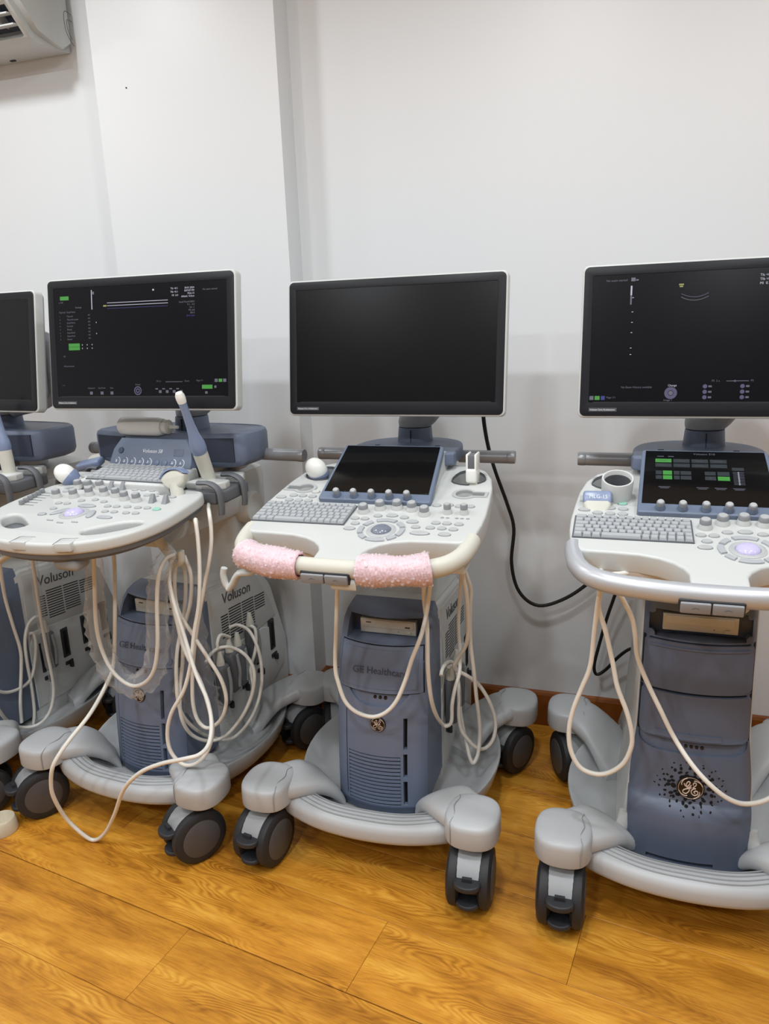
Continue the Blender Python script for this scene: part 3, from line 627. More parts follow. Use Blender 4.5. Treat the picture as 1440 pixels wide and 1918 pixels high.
def connector(root, y, z, name='probe_connector', lean=0.0):
    """grey plug body on the side port panel with a cream strain relief pointing up"""
    c = put(name, cached('conn', lambda: rbox(0.034, 0.040, 0.130, 0.011, 'darkgrey', 3)), root, (0.146, y, z), (0, 0, lean))
    put('grip_rib', cached('conn_rib', lambda: sweep([(0.016, 0.006, -0.05), (0.019, 0.010, 0.0), (0.016, 0.006, 0.055)], 0.006, 'shell_grey', 8, 5)), c)
    put('strain_relief', cached('conn_sr', lambda: lathe([(0, 0), (0.013, 0), (0.0125, 0.012), (0.008, 0.030), (0.006, 0.042), (0, 0.042)], 'cream', 14)), c, (-0.004, 0.0, 0.064))
    return c

# ---- monitor
MW, MH = 0.571, 0.346
def build_monitor(root, loc, rz, gfx=None, lit=False):
    def shell(): return plate(rrect(MW / 2, MH / 2, 0.014, 5), 0.030, 'white', 0.004, z0=-0.030)
    def back():
        rings = []
        for s, z in ((0.985, -0.028), (0.97, -0.040), (0.90, -0.050), (0.80, -0.056), (0.3, -0.058)):
            rings.append([(x * s, y * s, z) for x, y in rrect(MW / 2, MH / 2, 0.014, 5)])
        return finish(loft_bm(rings), 'back', 'shell_grey')
    tilt = R(8.2)
    mo = put('monitor', cached('mon_shell', shell), root, loc, (PI / 2 - tilt, 0, rz)); mo.rotation_euler = (Matrix.Rotation(rz, 3, 'Z') @ Matrix.Rotation(PI / 2 - tilt, 3, 'X')).to_euler()
    put('back_housing', cached('mon_back', back), mo)
    put('mount_bulge', cached('mon_bulge', lambda: rbox(0.49, 0.20, 0.060, 0.026, 'shell_grey', 4)), mo, (0.0, -0.035, -0.062))
    def bez():
        return plate(rrect(MW / 2 - 0.0045, MH / 2 - 0.0045, 0.012, 5), 0.003, 'bezel', 0.001, holes=(rrect(MW / 2 - 0.024, (MH - 0.060) / 2, 0.001, 1, 0, 0.005),), z0=-0.0005)
    bz = put('bezel', cached('mon_bez', bez), mo)
    SW, SH = MW - 0.048, MH - 0.060
    key = 'mon_scr%d' % lit
    sc = put('screen', cached(key, lambda: rbox(SW, SH, 0.001, 0, 'screen_on' if lit else 'screen', c=(0, 0.005, 0.0010))), mo)
    put('bezel_edge_line', cached('mon_line', lambda: rbox(SW - 0.02, 0.0012, 0.0006, 0, 'dark', c=(0, 0.005 - SH / 2 + 0.001, 0.0017))), mo)
    lb = put('name_plate', cached('mon_lab', lambda: rbox(0.062, 0.0085, 0.0008, 0, 'ink2', c=(-MW / 2 + 0.056, -MH / 2 + 0.019, 0.0028))), mo)
    put('name_lettering', cached('mon_labt', lambda: text_me('Voluson Core Architecture', 0.0050, 'print_white', 0.0002)), lb, (-MW / 2 + 0.0275, -MH / 2 + 0.0173, 0.0033))
    if gfx:
        groups = {}
        def q(u, v, w, h, m): groups.setdefault(m, []).append((rbox(w, h, 0.0002, 0, None), T((u, v, 0.0017))))
        def t(u, v, s, size, m, al='LEFT'): groups.setdefault(m, []).append((text_me(s, size, 'ink', 0.0001, al), T((u, v, 0.0017))))
        gfx(q, t, groups, SW, SH)
        for m, parts in groups.items(): put('screen_graphics', join_me(parts, m), sc)['kind'] = 'stuff'
    return mo
def uv_fn(SW, SH): return lambda fx, fy: (-SW / 2 + SW * fx, 0.005 + SH / 2 - SH * fy)
def gfx_m1(q, t, g, SW, SH):
    U = uv_fn(SW, SH)
    def Q(fx, fy, w, h, m): u, v = U(fx, fy); q(u, v, w, h, m)
    def X(fx, fy, s, sz, m, al='LEFT'): u, v = U(fx, fy); t(u, v, s, sz, m, al)
    Q(0.065, 0.09, 0.028, 0.010, 'green'); X(0.03, 0.135, 'x 100', 0.006, 'ui_dim')
    X(0.13, 0.185, 'Settings', 0.0065, 'ui_dim'); X(0.028, 0.225, 'Thyroid  Small Parts', 0.0065, 'ui_dim')
    for k, s in enumerate(('Thyroid', 'Thyroid Lower', 'Small Parts', 'Carotid', 'Breast', 'Superficial', 'Superficial', 'Bowel')):
        X(0.03, 0.262 + 0.030 * k, str(k + 1), 0.0055, 'ui_dim'); X(0.075, 0.262 + 0.030 * k, s, 0.0062, 'ui_dim'); X(0.205, 0.255 + 0.030 * k, 'def.', 0.0055, 'ui_dim')
    Q(0.115, 0.520, 0.036, 0.0085, 'green'); Q(0.115, 0.552, 0.036, 0.0085, 'green')
    for yy in (0.52, 0.552):
        for xx in (0.165, 0.195, 0.225): Q(xx, yy, 0.002, 0.003, 'ui_line')
    X(0.04, 0.63, '- PS', 0.006, 'ui_dim'); X(0.04, 0.72, '- Measurement', 0.006, 'ui_dim'); X(0.03, 0.90, '< >', 0.006, 'ui_dim')
    Q(0.232, 0.115, 0.0025, 0.05, 'ui_line'); Q(0.24, 0.055, 0.008, 0.007, 'ui_dim')
    for k, (a, m) in enumerate(((0.150, 'ui_line'), (0.175, 'ui_line'), (0.200, 'ui_blue'))): Q(0.50, a, 0.185, 0.0014 if k < 2 else 0.001, m)
    Q(0.31, 0.175, 0.010, 0.004, 'ui_yel'); Q(0.255, 0.32, 0.002, 0.003, 'ui_line'); Q(0.255, 0.42, 0.002, 0.003, 'ui_line'); Q(0.595, 0.055, 0.005, 0.004, 'ui_line')
    for k, s in enumerate(('TIs <0.1', 'TIb <0.1', 'MI  0.4')): X(0.735, 0.06 + 0.03 * k, s, 0.0066, 'ui_line', 'RIGHT')
    for k, s in enumerate(('20.01.2024', '8:07:07 PM', 'ML6-15', 'default / 4.0cm', '', 'Small Parts/OB/H', '9.1 - 4.2', 'Gn -1', 'FII mid', 'SRI II')): 
        if s: X(0.825, 0.06 + 0.024 * k, s, 0.0064, 'ui_line' if k < 4 else 'ui_dim', 'RIGHT')
    X(0.825, 0.30, '20.4 cm/s', 0.0064, 'ui_blue', 'RIGHT'); X(0.95, 0.08, 'No exam started', 0.006, 'ui_dim', 'RIGHT')
    for xx, s in ((0.21, 'Clipboard'), (0.275, 'Key Mode'), (0.335, 'Main')):
        X(xx, 0.925, s, 0.0055, 'ui_dim', 'CENTER'); Q(xx, 0.965, 0.009, 0.008, 'ui_dim')
    u, v = U(0.49, 0.945); g.setdefault('ui_violet', []).append((lathe([(0.003, 0), (0.006, 0), (0.006, 0.0002), (0.003, 0.0002), (0.003, 0)], None, 20, cap=False), T((u, v, 0.0017)))); g['ui_violet'].append((lathe([(0.0085, 0), (0.0115, 0), (0.0115, 0.0002), (0.0085, 0.0002), (0.0085, 0)], None, 20, cap=False), T((u, v, 0.0017))))
    X(0.49, 0.895, 'Change', 0.0055, 'ui_dim', 'CENTER')
    X(0.60, 0.868, 'PS 2 x', 0.0055, 'ui_dim'); Q(0.70, 0.868, 0.05, 0.0014, 'ui_dim'); X(0.76, 0.868, 'Zoom', 0.0055, 'ui_dim')
    for xx in (0.62, 0.66, 0.70, 0.74): Q(xx, 0.955, 0.008, 0.007, 'ui_dim'); Q(xx - 0.02, 0.93, 0.008, 0.003, 'ui_dim')
    X(0.845, 0.865, 'Page 1/1', 0.0058, 'ui_dim', 'CENTER'); Q(0.885, 0.915, 0.030, 0.010, 'green'); Q(0.93, 0.915, 0.006, 0.006, 'ui_dim')
    Q(0.935, 0.860, 0.009, 0.008, 'ui_dim'); Q(0.958, 0.860, 0.010, 0.008, 'green'); Q(0.981, 0.860, 0.009, 0.008, 'ui_dim'); Q(0.88, 0.965, 0.007, 0.006, 'ui_dim')
def gfx_m3(q, t, g, SW, SH):
    U = uv_fn(SW, SH)
    def Q(fx, fy, w, h, m): u, v = U(fx, fy); q(u, v, w, h, m)
    def X(fx, fy, s, sz, m, al='LEFT'): u, v = U(fx, fy); t(u, v, s, sz, m, al)
    def D(fx, fy, r, m): u, v = U(fx, fy); g.setdefault(m, []).append((lathe([(0, 0), (r, 0), (r, 0.0002), (0, 0.0002)], None, 14, cap=False), T((u, v, 0.0017))))
    X(0.055, 0.05, 'No exam started', 0.0066, 'ui_dim'); Q(0.166, 0.04, 0.009, 0.008, 'ui_dim'); Q(0.182, 0.045, 0.006, 0.003, 'ui_dim')
    for k in range(10): Q(0.160, 0.095 + 0.0145 * k, 0.0034, 0.0040, 'ui_line' if k < 5 else 'ui_dim')
    for yy in (0.18, 0.37, 0.45, 0.57, 0.62, 0.29): Q(0.168, yy, 0.0035, 0.0014, 'ui_line')
    Q(0.360, 0.095, 0.010, 0.003, 'ui_yel'); Q(0.360, 0.110, 0.007, 0.003, 'ui_yel')
    for dy, r0, m in ((0.0, 0.05, 'ui_violet'), (0.012, 0.05, 'ui_dim')):
        u, v = U(0.415, 0.165); pts = [(u + 0.028 * (k / 6 - 1), v - 0.008 * (1 - (k / 6 - 1) ** 2) - dy * 0.6, 0.0018) for k in range(13)]
        g.setdefault(m, []).append((sweep(pts, 0.0007, None, 4, 2), Matrix.Identity(4)))
    X(0.135, 0.885, 'No Exam History available', 0.0062, 'ui_dim'); X(0.075, 0.965, 'Page 1/1', 0.006, 'ui_dim')
    Q(0.012, 0.962, 0.009, 0.009, 'ui_dim'); Q(0.036, 0.962, 0.011, 0.009, 'green'); Q(0.06, 0.962, 0.009, 0.009, 'ui_blue')
    u, v = U(0.340, 0.925); a = []
    g.setdefault('ui_violet', []).append((lathe([(0.006, 0), (0.0135, 0), (0.0135, 0.0002), (0.006, 0.0002), (0.006, 0)], None, 24, cap=False), T((u, v, 0.0017)))); g.setdefault('ui_dim', []).append((lathe([(0, 0), (0.005, 0), (0.005, 0.0002), (0, 0.0002)], None, 20, cap=False), T((u, v, 0.0017))))
    X(0.345, 0.873, 'Change', 0.0062, 'ui_line', 'CENTER'); X(0.330, 0.987, 'Image 1', 0.006, 'ui_dim', 'CENTER')
    X(0.50, 0.84, 'PS  2 x', 0.006, 'ui_dim'); Q(0.60, 0.835, 0.045, 0.0014, 'ui_dim'); Q(0.59, 0.835, 0.004, 0.004, 'ui_dim'); X(0.65, 0.84, 'PS', 0.006, 'ui_dim')
    for xx in (0.475, 0.62):
        for k in range(3): D(xx, 0.875 + 0.042 * k, 0.0046, 'ui_violet'); Q(xx + 0.02, 0.875 + 0.042 * k, 0.007, 0.004, 'ui_dim')
    for k, s in enumerate(('TIs <0.1', 'TIb <0.1', 'MI  0.7')): X(0.66, 0.06 + 0.03 * k, s, 0.0074, 'ui_line')
    for k, s in enumerate(('Abdomen', '0.0cm', 'Gn 0')): X(0.95, 0.06 + 0.03 * k, s, 0.007, 'ui_dim', 'RIGHT')

def build_neck(root, x, y, z0, target, m='shell_grey', wide=0.047):
    """collar, leaning neck and arm to the back of the monitor"""
    col = put('neck_collar', cached('collar%g' % wide, lambda: lathe([(0, 0.04), (wide * 0.98, 0.04), (wide, 0.036), (wide * 1.06, 0.002), (wide * 1.06, -0.02), (0, -0.02)], 'blue', 28)), root, (x, y, z0))
    put('collar_seam', cached('collar_seam', lambda: rbox(0.0012, 0.004, 0.036, 0, 'hole', c=(0, -0.049, 0.018))), col)
    tx, ty, tz = target
    def neck():
        P = [Vector((x, y, z0 + 0.042)), Vector((x + 0.008, y + 0.006, z0 + 0.060)), Vector((x + 0.026, y + 0.018, z0 + 0.105)), Vector((x + 0.032, y + 0.03, tz - 0.03)), Vector((x + 0.03, y + 0.02, tz + 0.03))]
        rings = []
        for i, p in enumerate(catmull(P, 5)):
            f = i / 20; w = 0.046 + 0.014 * min(1.0, f / 0.35)
            rings.append([(p.x + w * math.cos(2 * PI * k / 24), p.y + w * 0.85 * math.sin(2 * PI * k / 24), p.z) for k in range(24)])
        return finish(loft_bm(rings), 'neck', m)
    nk = put('monitor_neck', neck(), root)
    def armb():
        P = [(x + 0.03, y + 0.02, tz), ((x + 0.03 + tx) / 2, (y + ty) / 2 + 0.01, tz + 0.01), (tx, ty, tz + 0.02)]
        return sweep(P, 0.042, m, 16, 5, up=(0, 0, 1), ell=1.25)
    put('monitor_arm', armb(), root)

# ---- consoles
def key_mesh(w, d):
    def f():
        bm = bmesh.new(); h = 0.0052; i = 0.0016
        a = [bm.verts.new(p) for p in ((0, 0, 0), (w, 0, 0), (w, d, 0), (0, d, 0))]; b = [bm.verts.new(p) for p in ((i, i, h), (w - i, i, h), (w - i, d - i * 0.6, h), (i, d - i * 0.6, h))]
        for k in range(4): bm.faces.new((a[k], a[(k + 1) % 4], b[(k + 1) % 4], b[k]))
        bm.faces.new(a); bm.faces.new(b); return finish(bm, 'key', 'key', smooth=False)
    return cached('key%.4f_%.4f' % (w, d), f)
def build_keyboard(parent, u0, u1, v0, v1, w0):
    W, D = u1 - u0, v1 - v0
    kb = put('keyboard', cached('kb%.3f%.3f' % (W, D), lambda: rbox(W, D, 0.003, 0.0006, 'keyd', 1, c=(W / 2, D / 2, 0.0015))), parent, (u0, v0, w0))
    rows = 6; g = 0.0013; dh = (D - 0.004) / rows; n = 14
    for r in range(rows):
        v = 0.002 + r * dh; x = 0.002; x1 = W - 0.002
        kw = (W - 0.004) / 14.6
        if r == 0: ws = [kw * 1.15] * 3 + [kw * 5.0] + [(14.6 - 3.45 - 5.0) / 6 * kw] * 6
        else:
            first = (1.0, 1.6, 1.3, 1.85, 1.1, 1.5)[r] * kw; cnt = 12; last = (W - 0.004) - first - cnt * kw; ws = [first] + [kw] * cnt + [last]
        for w in ws:
            put('key', key_mesh(w - g, dh - g), kb, (x + g / 2, v + g / 2, 0.003)); x += w
    return kb
def oval_button(parent, u, v, a, b, m='btn', rot=0.0, name='button', h=0.0035):
    def f():
        def ring(s, z): return [(a * s * math.copysign(abs(math.cos(2 * PI * k / 20)) ** 0.85, math.cos(2 * PI * k / 20)), b * s * math.sin(2 * PI * k / 20), z) for k in range(20)]
        return finish(loft_bm([ring(1, -0.001), ring(1, h * 0.6), ring(0.86, h)]), 'button', m)
    o = put(name, cached('ob%g%g%s%g' % (a, b, m, h), f), parent, (u, v, 0), (0, 0, rot))
    put('button_shadow_gap', cached('obg%g%g' % (a, b), lambda: finish(loft_bm([[(a * 1.1 * math.cos(2 * PI * k / 20), b * 1.14 * math.sin(2 * PI * k / 20), z) for k in range(20)] for z in (-0.001, 0.0005)]), 'gap', 'knob')), o)
    return o
def knob(parent, u, v, r=0.0115, h=0.021, base='white', top='knob', w0=0.0, skirt=1.25):
    k = put('knob', cached('kn%g%g%s' % (r, h, base), lambda: lathe([(0, 0), (r * skirt, 0), (r * skirt, 0.002), (r * 1.12, 0.006), (r * 1.02, h * 0.5), (0, h * 0.5)], base, 22)), parent, (u, v, w0))
    def grip():
        bm = bmesh.new(); n = 40; rr = lambda i: r * (1.0 if i % 2 else 0.955)
        rings = [[(rr(i) * s * math.cos(2 * PI * i / n), rr(i) * s * math.sin(2 * PI * i / n), z) for i in range(n)] for s, z in ((1, h * 0.48), (1, h * 0.9), (0.9, h * 0.98), (0.7, h))]
        return finish(loft_bm(rings, True, bm), 'grip', top)
    put('knob_grip', cached('kg%g%g%s' % (r, h, top), grip), k)
    put('knob_cap', cached('kc%g%g' % (r, h), lambda: lathe([(0, 0.0012), (r * 0.72, 0.0012), (r * 0.8, 0), (0, 0)], 'btn', 20)), k, (0, 0, h))
    return k
def ring_key(parent, cu, cv, r0, r1, a0, a1, m='key'):
    def f():
        bm = bmesh.new(); rings = []; n = 8
        for i in range(n + 1):
            a = R(a0 + (a1 - a0) * i / n); c, s = math.cos(a), math.sin(a)
            rings.append([(r0 * c, r0 * s, -0.001), (r0 * c, r0 * s, 0.0034), ((r0 + 0.0012) * c, (r0 + 0.0012) * s, 0.0042), ((r1 - 0.0012) * c, (r1 - 0.0012) * s, 0.0042), (r1 * c, r1 * s, 0.0034), (r1 * c, r1 * s, -0.001)])
        return finish(loft_bm(rings, True, bm), 'rk', m, ang=30)
    return put('ring_key', cached('rk%g%g%g%g' % (r0, r1, a0, a1), f), parent, (cu, cv, 0))
def trackball(parent, u, v, r, lit):
    t = put('trackball_ring', cached('tbr%g' % r, lambda: lathe([(r * 1.02, -0.001), (r * 1.02, 0.002), (r * 1.25, 0.0035), (r * 1.5, 0.001), (r * 1.5, -0.001)], 'btn', 32, cap=False)), parent, (u, v, 0))
    def ball():
        prof = [(r * math.sin(a) * 1.0, r * 0.55 * math.cos(a)) for a in [PI / 2 * k / 8 for k in range(9)]]
        return lathe(prof, 'ball_lit' if lit else 'ball', 32)
    put('trackball', cached('tb%g%d' % (r, lit), ball), t)
CT = math.atan(0.2); CK = 1 / math.cos(CT)
def console_frame(root, name, me, z, slope):
    return put(name, me, root, (0, 0, z), (math.atan(slope), 0, 0))
HANDLE = [(-0.262, 0.075), (-0.259, 0.040), (-0.249, 0.000), (-0.222, -0.036), (-0.172, -0.058), (-0.09, -0.070), (0.0, -0.073), (0.09, -0.070), (0.172, -0.058), (0.222, -0.036), (0.249, 0.0), (0.259, 0.040), (0.262, 0.075)]
def build_consoleA(root, lit, handle_mat, panel_gfx):
    half = [(0.0, -0.082), (0.044, -0.082), (0.049, -0.076), (0.050, -0.030), (0.058, -0.012), (0.075, 0.006), (0.10, 0.020), (0.136, 0.030), (0.19, 0.033), (0.238, 0.034), (0.252, 0.040), (0.268, 0.060), (0.275, 0.12), (0.276, 0.17), (0.272, 0.24), (0.266, 0.31), (0.254, 0.37), (0.232, 0.415), (0.19, 0.445), (0.13, 0.456)]
    out = [(x, y * CK) for x, y in half] + [(-x, y * CK) for x, y in reversed(half[1:])]
    def keyhole(s):
        c = (s * 0.206, 0.270 * CK); P = [(c[0] + s * 0.021 * math.cos(R(a)), c[1] + 0.021 * math.sin(R(a))) for a in range(28, 333, 15)]
        P += [(s * 0.254, c[1] - 0.010), (s * 0.254, c[1] + 0.010)]
        return P if s > 0 else P[::-1]
    def backhole(s): return smooth_poly([(s * 0.158, 0.345 * CK), (s * 0.168, 0.400 * CK), (s * 0.20, 0.412 * CK), (s * 0.232, 0.388 * CK), (s * 0.238, 0.350 * CK), (s * 0.20, 0.325 * CK)], 3)
    def deck(): return plate(out, 0.046, 'white', 0.006, holes=(keyhole(1), keyhole(-1), backhole(1), backhole(-1)), z0=-0.046)
    cp = console_frame(root, 'control_panel', cached('deckA', deck), 0.87, 0.2)
    def under():
        rings = []
        for s, z in ((0.97, -0.043), (0.93, -0.055), (0.6, -0.085), (0.4, -0.10)):
            rings.append([(x * s, (0.10 + (y - 0.10) * s) if y > 0.04 else (0.05 + (max(y, 0.03 * CK) - 0.05) * s), z) for x, y in out])
        return finish(loft_bm(rings), 'under', 'shell', ang=60)
    put('underside_shell', cached('underA', under), cp)
    for s in (-1, 1):
        def kr():
            c = 0.270 * CK; o = [(s * 0.206 + s * 0.031 * math.cos(R(a)), c + 0.031 * math.sin(R(a))) for a in range(0, 360, 12)]
            o = [(x if s * x < 0.222 else (s * 0.262 if False else x), y) for x, y in o]
            oo = [(s * 0.206 + s * 0.030 * math.cos(R(a)), c + 0.027 * math.sin(R(a))) for a in range(35, 326, 10)] + [(s * 0.262, c - 0.014), (s * 0.262, c + 0.014)]
            hh = [(x, y) for x, y in keyhole(s)]
            return plate(oo if s > 0 else oo[::-1], 0.010, 'btn', 0.001, holes=(hh,), z0=-0.007)
        put('probe_holder_ring', cached('krA%d' % s, kr), cp)
        def cup():
            o = backhole(s); rings = [[(x * 1.0, y, z) for x, y in o] for z in (0.002, -0.075)]
            bm = loft_bm(rings, False); return finish(bm, 'cup', 'darkgrey')
        put('holder_liner', cached('cupA%d' % s, cup), cp)
    def hsweep(): return sweep([(x, y * CK, -0.018) for x, y in HANDLE], 0.0185, handle_mat, 16, 4, ell=1.12, up=(0, 0, 1))
    put('front_handle', cached('handle_' + handle_mat, hsweep), cp)
    def fb(): return plate([(-0.004, -0.094), (0.052, -0.094), (0.045, -0.05), (-0.002, -0.05)], 0.026, 'shell', 0.008, z0=-0.060)
    if not lit: put('handle_bridge', cached('bridgeA', fb), cp)
    for k, x in enumerate((-0.041, 0.012)): 
        b = put('handle_button', cached('hbtn', lambda: rbox(0.0505, 0.012, 0.021, 0.002, 'knob')), cp, (x, -0.0955, -0.0315))
        put('button_icon', cached('hbicon', lambda: sweep([(-0.006, 0, 0), (0.0, 0, 0.003), (0.006, 0, 0)], 0.0007, 'darkgrey', 5, 3)), b, (0, -0.0062, 0))
    put('button_frame', cached('hbframe', lambda: rbox(0.110, 0.010, 0.026, 0.003, 'dark')), cp, (-0.0145, -0.091, -0.0305))
    build_keyboard(cp, -0.267, -0.033, 0.083 * CK, 0.181 * CK, 0.0)
    for u, v in ((-0.009, 0.153), (0.025, 0.174), (0.065, 0.180), (0.102, 0.175), (0.137, 0.154)): knob(cp, u, v * CK)
    for u, v in ((0.188, 0.167), (0.226, 0.168)): knob(cp, u, v * CK, 0.0085, 0.024)
    B = [(-0.019, 0.120), (0.005, 0.120), (0.031, 0.137), (0.095, 0.135), (-0.010, 0.095), (0.133, 0.092), (0.173, 0.116), (0.198, 0.116), (0.225, 0.115), (0.166, 0.092), (0.192, 0.092), (0.218, 0.090), (0.154, 0.204), (0.183, 0.208), (0.207, 0.204), (0.233, 0.205)]
    for u, v in B: oval_button(cp, u, v * CK, 0.0098, 0.0072)
    for u, v in ((0.064, 0.142), (-0.015, 0.070), (0.119, 0.116), (0.204, 0.065)): oval_button(cp, u, v * CK, 0.0132, 0.0078)
    oval_button(cp, 0.149, 0.065 * CK, 0.021, 0.0085)
    oval_button(cp, -0.249, 0.215 * CK, 0.0130, 0.0080)
    for u, v in ((-0.220, 0.227), (-0.195, 0.227), (-0.168, 0.225), (-0.221, 0.201), (-0.195, 0.200), (-0.169, 0.200)): oval_button(cp, u, v * CK, 0.0102, 0.0078)
    oval_button(cp, -0.170, 0.252 * CK, 0.0100, 0.0078, 'teal' if lit else 'white')
    for u in (0.181, 0.193, 0.214, 0.226, 0.239): oval_button(cp, u, 0.144 * CK, 0.004, 0.003, 'print_grey', h=0.0006, name='panel_mark')
    cu, cv = 0.060, 0.069 * CK
    trackball(cp, cu, cv, 0.0225, lit)
    for a0, a1 in ((62, 118), (20, 50), (130, 158), (-28, 12), (168, 205), (215, 238), (246, 294), (302, 326)): ring_key(cp, cu, cv, 0.0415, 0.0535, a0, a1)
    # touch panel wedge
    ta = math.atan2(0.0995, 0.183)
    def frame():
        o = [(-0.141, -0.004), (0.141, -0.004), (0.131, 0.209), (-0.131, 0.209)]
        def rnd(P, r=0.008):
            out = []
            n = len(P)
            for i in range(n):
                p, a, b = Vector(P[i]), Vector(P[i - 1]), Vector(P[(i + 1) % n]); d1, d2 = (a - p).normalized() * r, (b - p).normalized() * r
                for k in range(5):
                    t = k / 4; q = (p + d1) * (1 - t) ** 2 + p * 2 * t * (1 - t) + (p + d2) * t * t; out.append((q.x, q.y))
            return out
        return plate(rnd(o), 0.022, 'bluel', 0.004, z0=-0.016)
    tp = put('touch_panel', cached('tpframe', frame), root, (0, 0.198, 0.916), (ta, 0, 0))
    gl = put('touch_glass', cached('tpglass', lambda: plate([(-0.1315, 0.024), (0.1315, 0.024), (0.1235, 0.203), (-0.1235, 0.203)], 0.002, 'touch_glass', 0.0004, z0=0.0055)), tp)
    for u in (-0.094, -0.050, -0.005, 0.039, 0.083): knob(tp, u, 0.0105, 0.0082, 0.019, 'bluel', 'knob', 0.006, 1.3)
    if panel_gfx:
        G = {}
        def q(u, v, w, h, m): G.setdefault(m, []).append((rbox(w, h, 0.0002, 0, None), T((u, v, 0.0077))))
        def t(u, v, s, z, m, al='CENTER'): G.setdefault(m, []).append((text_me(s, z, 'ink', 0.0001, al), T((u, v, 0.0078))))
        t(0.0, 0.190, 'Voluson S10', 0.009, 'ui_dim'); q(-0.092, 0.183, 0.014, 0.002, 'ui_dim'); q(-0.070, 0.183, 0.012, 0.002, 'ui_dim')
        for r in range(2):
            for c in range(4): q(-0.086 + 0.038 * c, 0.168 - 0.016 * r, 0.034, 0.0125, 'green' if (r == 0 and c == 0) else 'ui_grey'); q(-0.086 + 0.038 * c, 0.168 - 0.016 * r, 0.018, 0.0016, 'ui_dim')
        for r in range(2):
            v = 0.126 - 0.016 * r
            q(-0.096, v, 0.013, 0.0125, 'ui_grey'); q(-0.078, v, 0.019, 0.0135, 'green'); q(-0.059, v, 0.012, 0.0125, 'ui_grey'); q(-0.040, v, 0.022, 0.0125, 'ui_grey')
            q(0.0095, v, 0.022, 0.0125, 'ui_grey'); q(0.036, v, 0.024, 0.0135, 'green' if r else 'ui_grey'); q(0.0095, v, 0.004, 0.005, 'ui_dim')
        for c in (-0.085, -0.008, 0.028, 0.064): q(c, 0.078, 0.024, 0.0016, 'ui_dim'); q(c, 0.074, 0.018, 0.0014, 'ui_dim')
        q(0.066, 0.143, 0.024, 0.010, 'ui_grey')
        for k in range(9): q(0.066, 0.132 - 0.005 * k, 0.022, 0.0012, 'ui_dim'); q(0.066, 0.132 - 0.005 * k, 0.003, 0.003, 'ui_line')
        for m, parts in G.items(): put('panel_graphics', join_me(parts, m), gl)['kind'] = 'stuff'
    def wedge():
        side = [(0.205, 0.905), (0.388, 1.004), (0.44, 0.998), (0.52, 0.975), (0.52, 0.94), (0.30, 0.915)]
        bm = bmesh.new(); A = [bm.verts.new((-0.129, y, z)) for y, z in side]; B = [bm.verts.new((0.129, y, z)) for y, z in side]; n = len(side)
        for i in range(n): bm.faces.new((A[i], A[(i + 1) % n], B[(i + 1) % n], B[i]))
        bm.faces.new(A); bm.faces.new(B); return finish(bm, 'wedge', 'shell', smooth=False)
    put('panel_housing', cached('wedgeA', wedge), root)
    def plat():
        o = smooth_poly([(-0.128, 0.395), (0.128, 0.395), (0.148, 0.45), (0.148, 0.53), (0.125, 0.60), (0.07, 0.645), (0.0, 0.66), (-0.07, 0.645), (-0.125, 0.60), (-0.148, 0.53), (-0.148, 0.45)], 4)
        return plate(o, 0.034, 'blue', 0.006, z0=0.966)
    pl = put('rear_deck', cached('platA', plat), root)
    for s in (-1, 1): put('deck_notch', cached('notch', lambda: rbox(0.014, 0.006, 0.001, 0.0003, 'hole')), pl, (s * 0.085, 0.50, 1.0003))
    def column():
        rings = []
        for z, w, ya, yb in ((0.56, 0.095, 0.40, 0.66), (0.70, 0.09, 0.42, 0.64), (0.86, 0.10, 0.40, 0.64), (0.975, 0.125, 0.38, 0.63)):
            rings.append([(x, (ya + yb) / 2 + y, z) for x, y in rrect(w, (yb - ya) / 2, 0.04, 5)])
        return finish(loft_bm(rings), 'column', 'shell')
    put('lift_column', cached('colA', column), root)
    for s in (-1, 1):
        h = put('rear_handle', cached('rhA', lambda: lathe([(0, -0.075), (0.0165, -0.075), (0.0175, -0.072), (0.0175, 0.058), (0.0170, 0.0585), (0.0178, 0.060), (0.0178, 0.076), (0.0165, 0.0795), (0, 0.0795)], 'steel', 24, 'X')), root, (s * 0.206, 0.56, 0.9625), (0, 0, 0 if s > 0 else PI))
    return cp

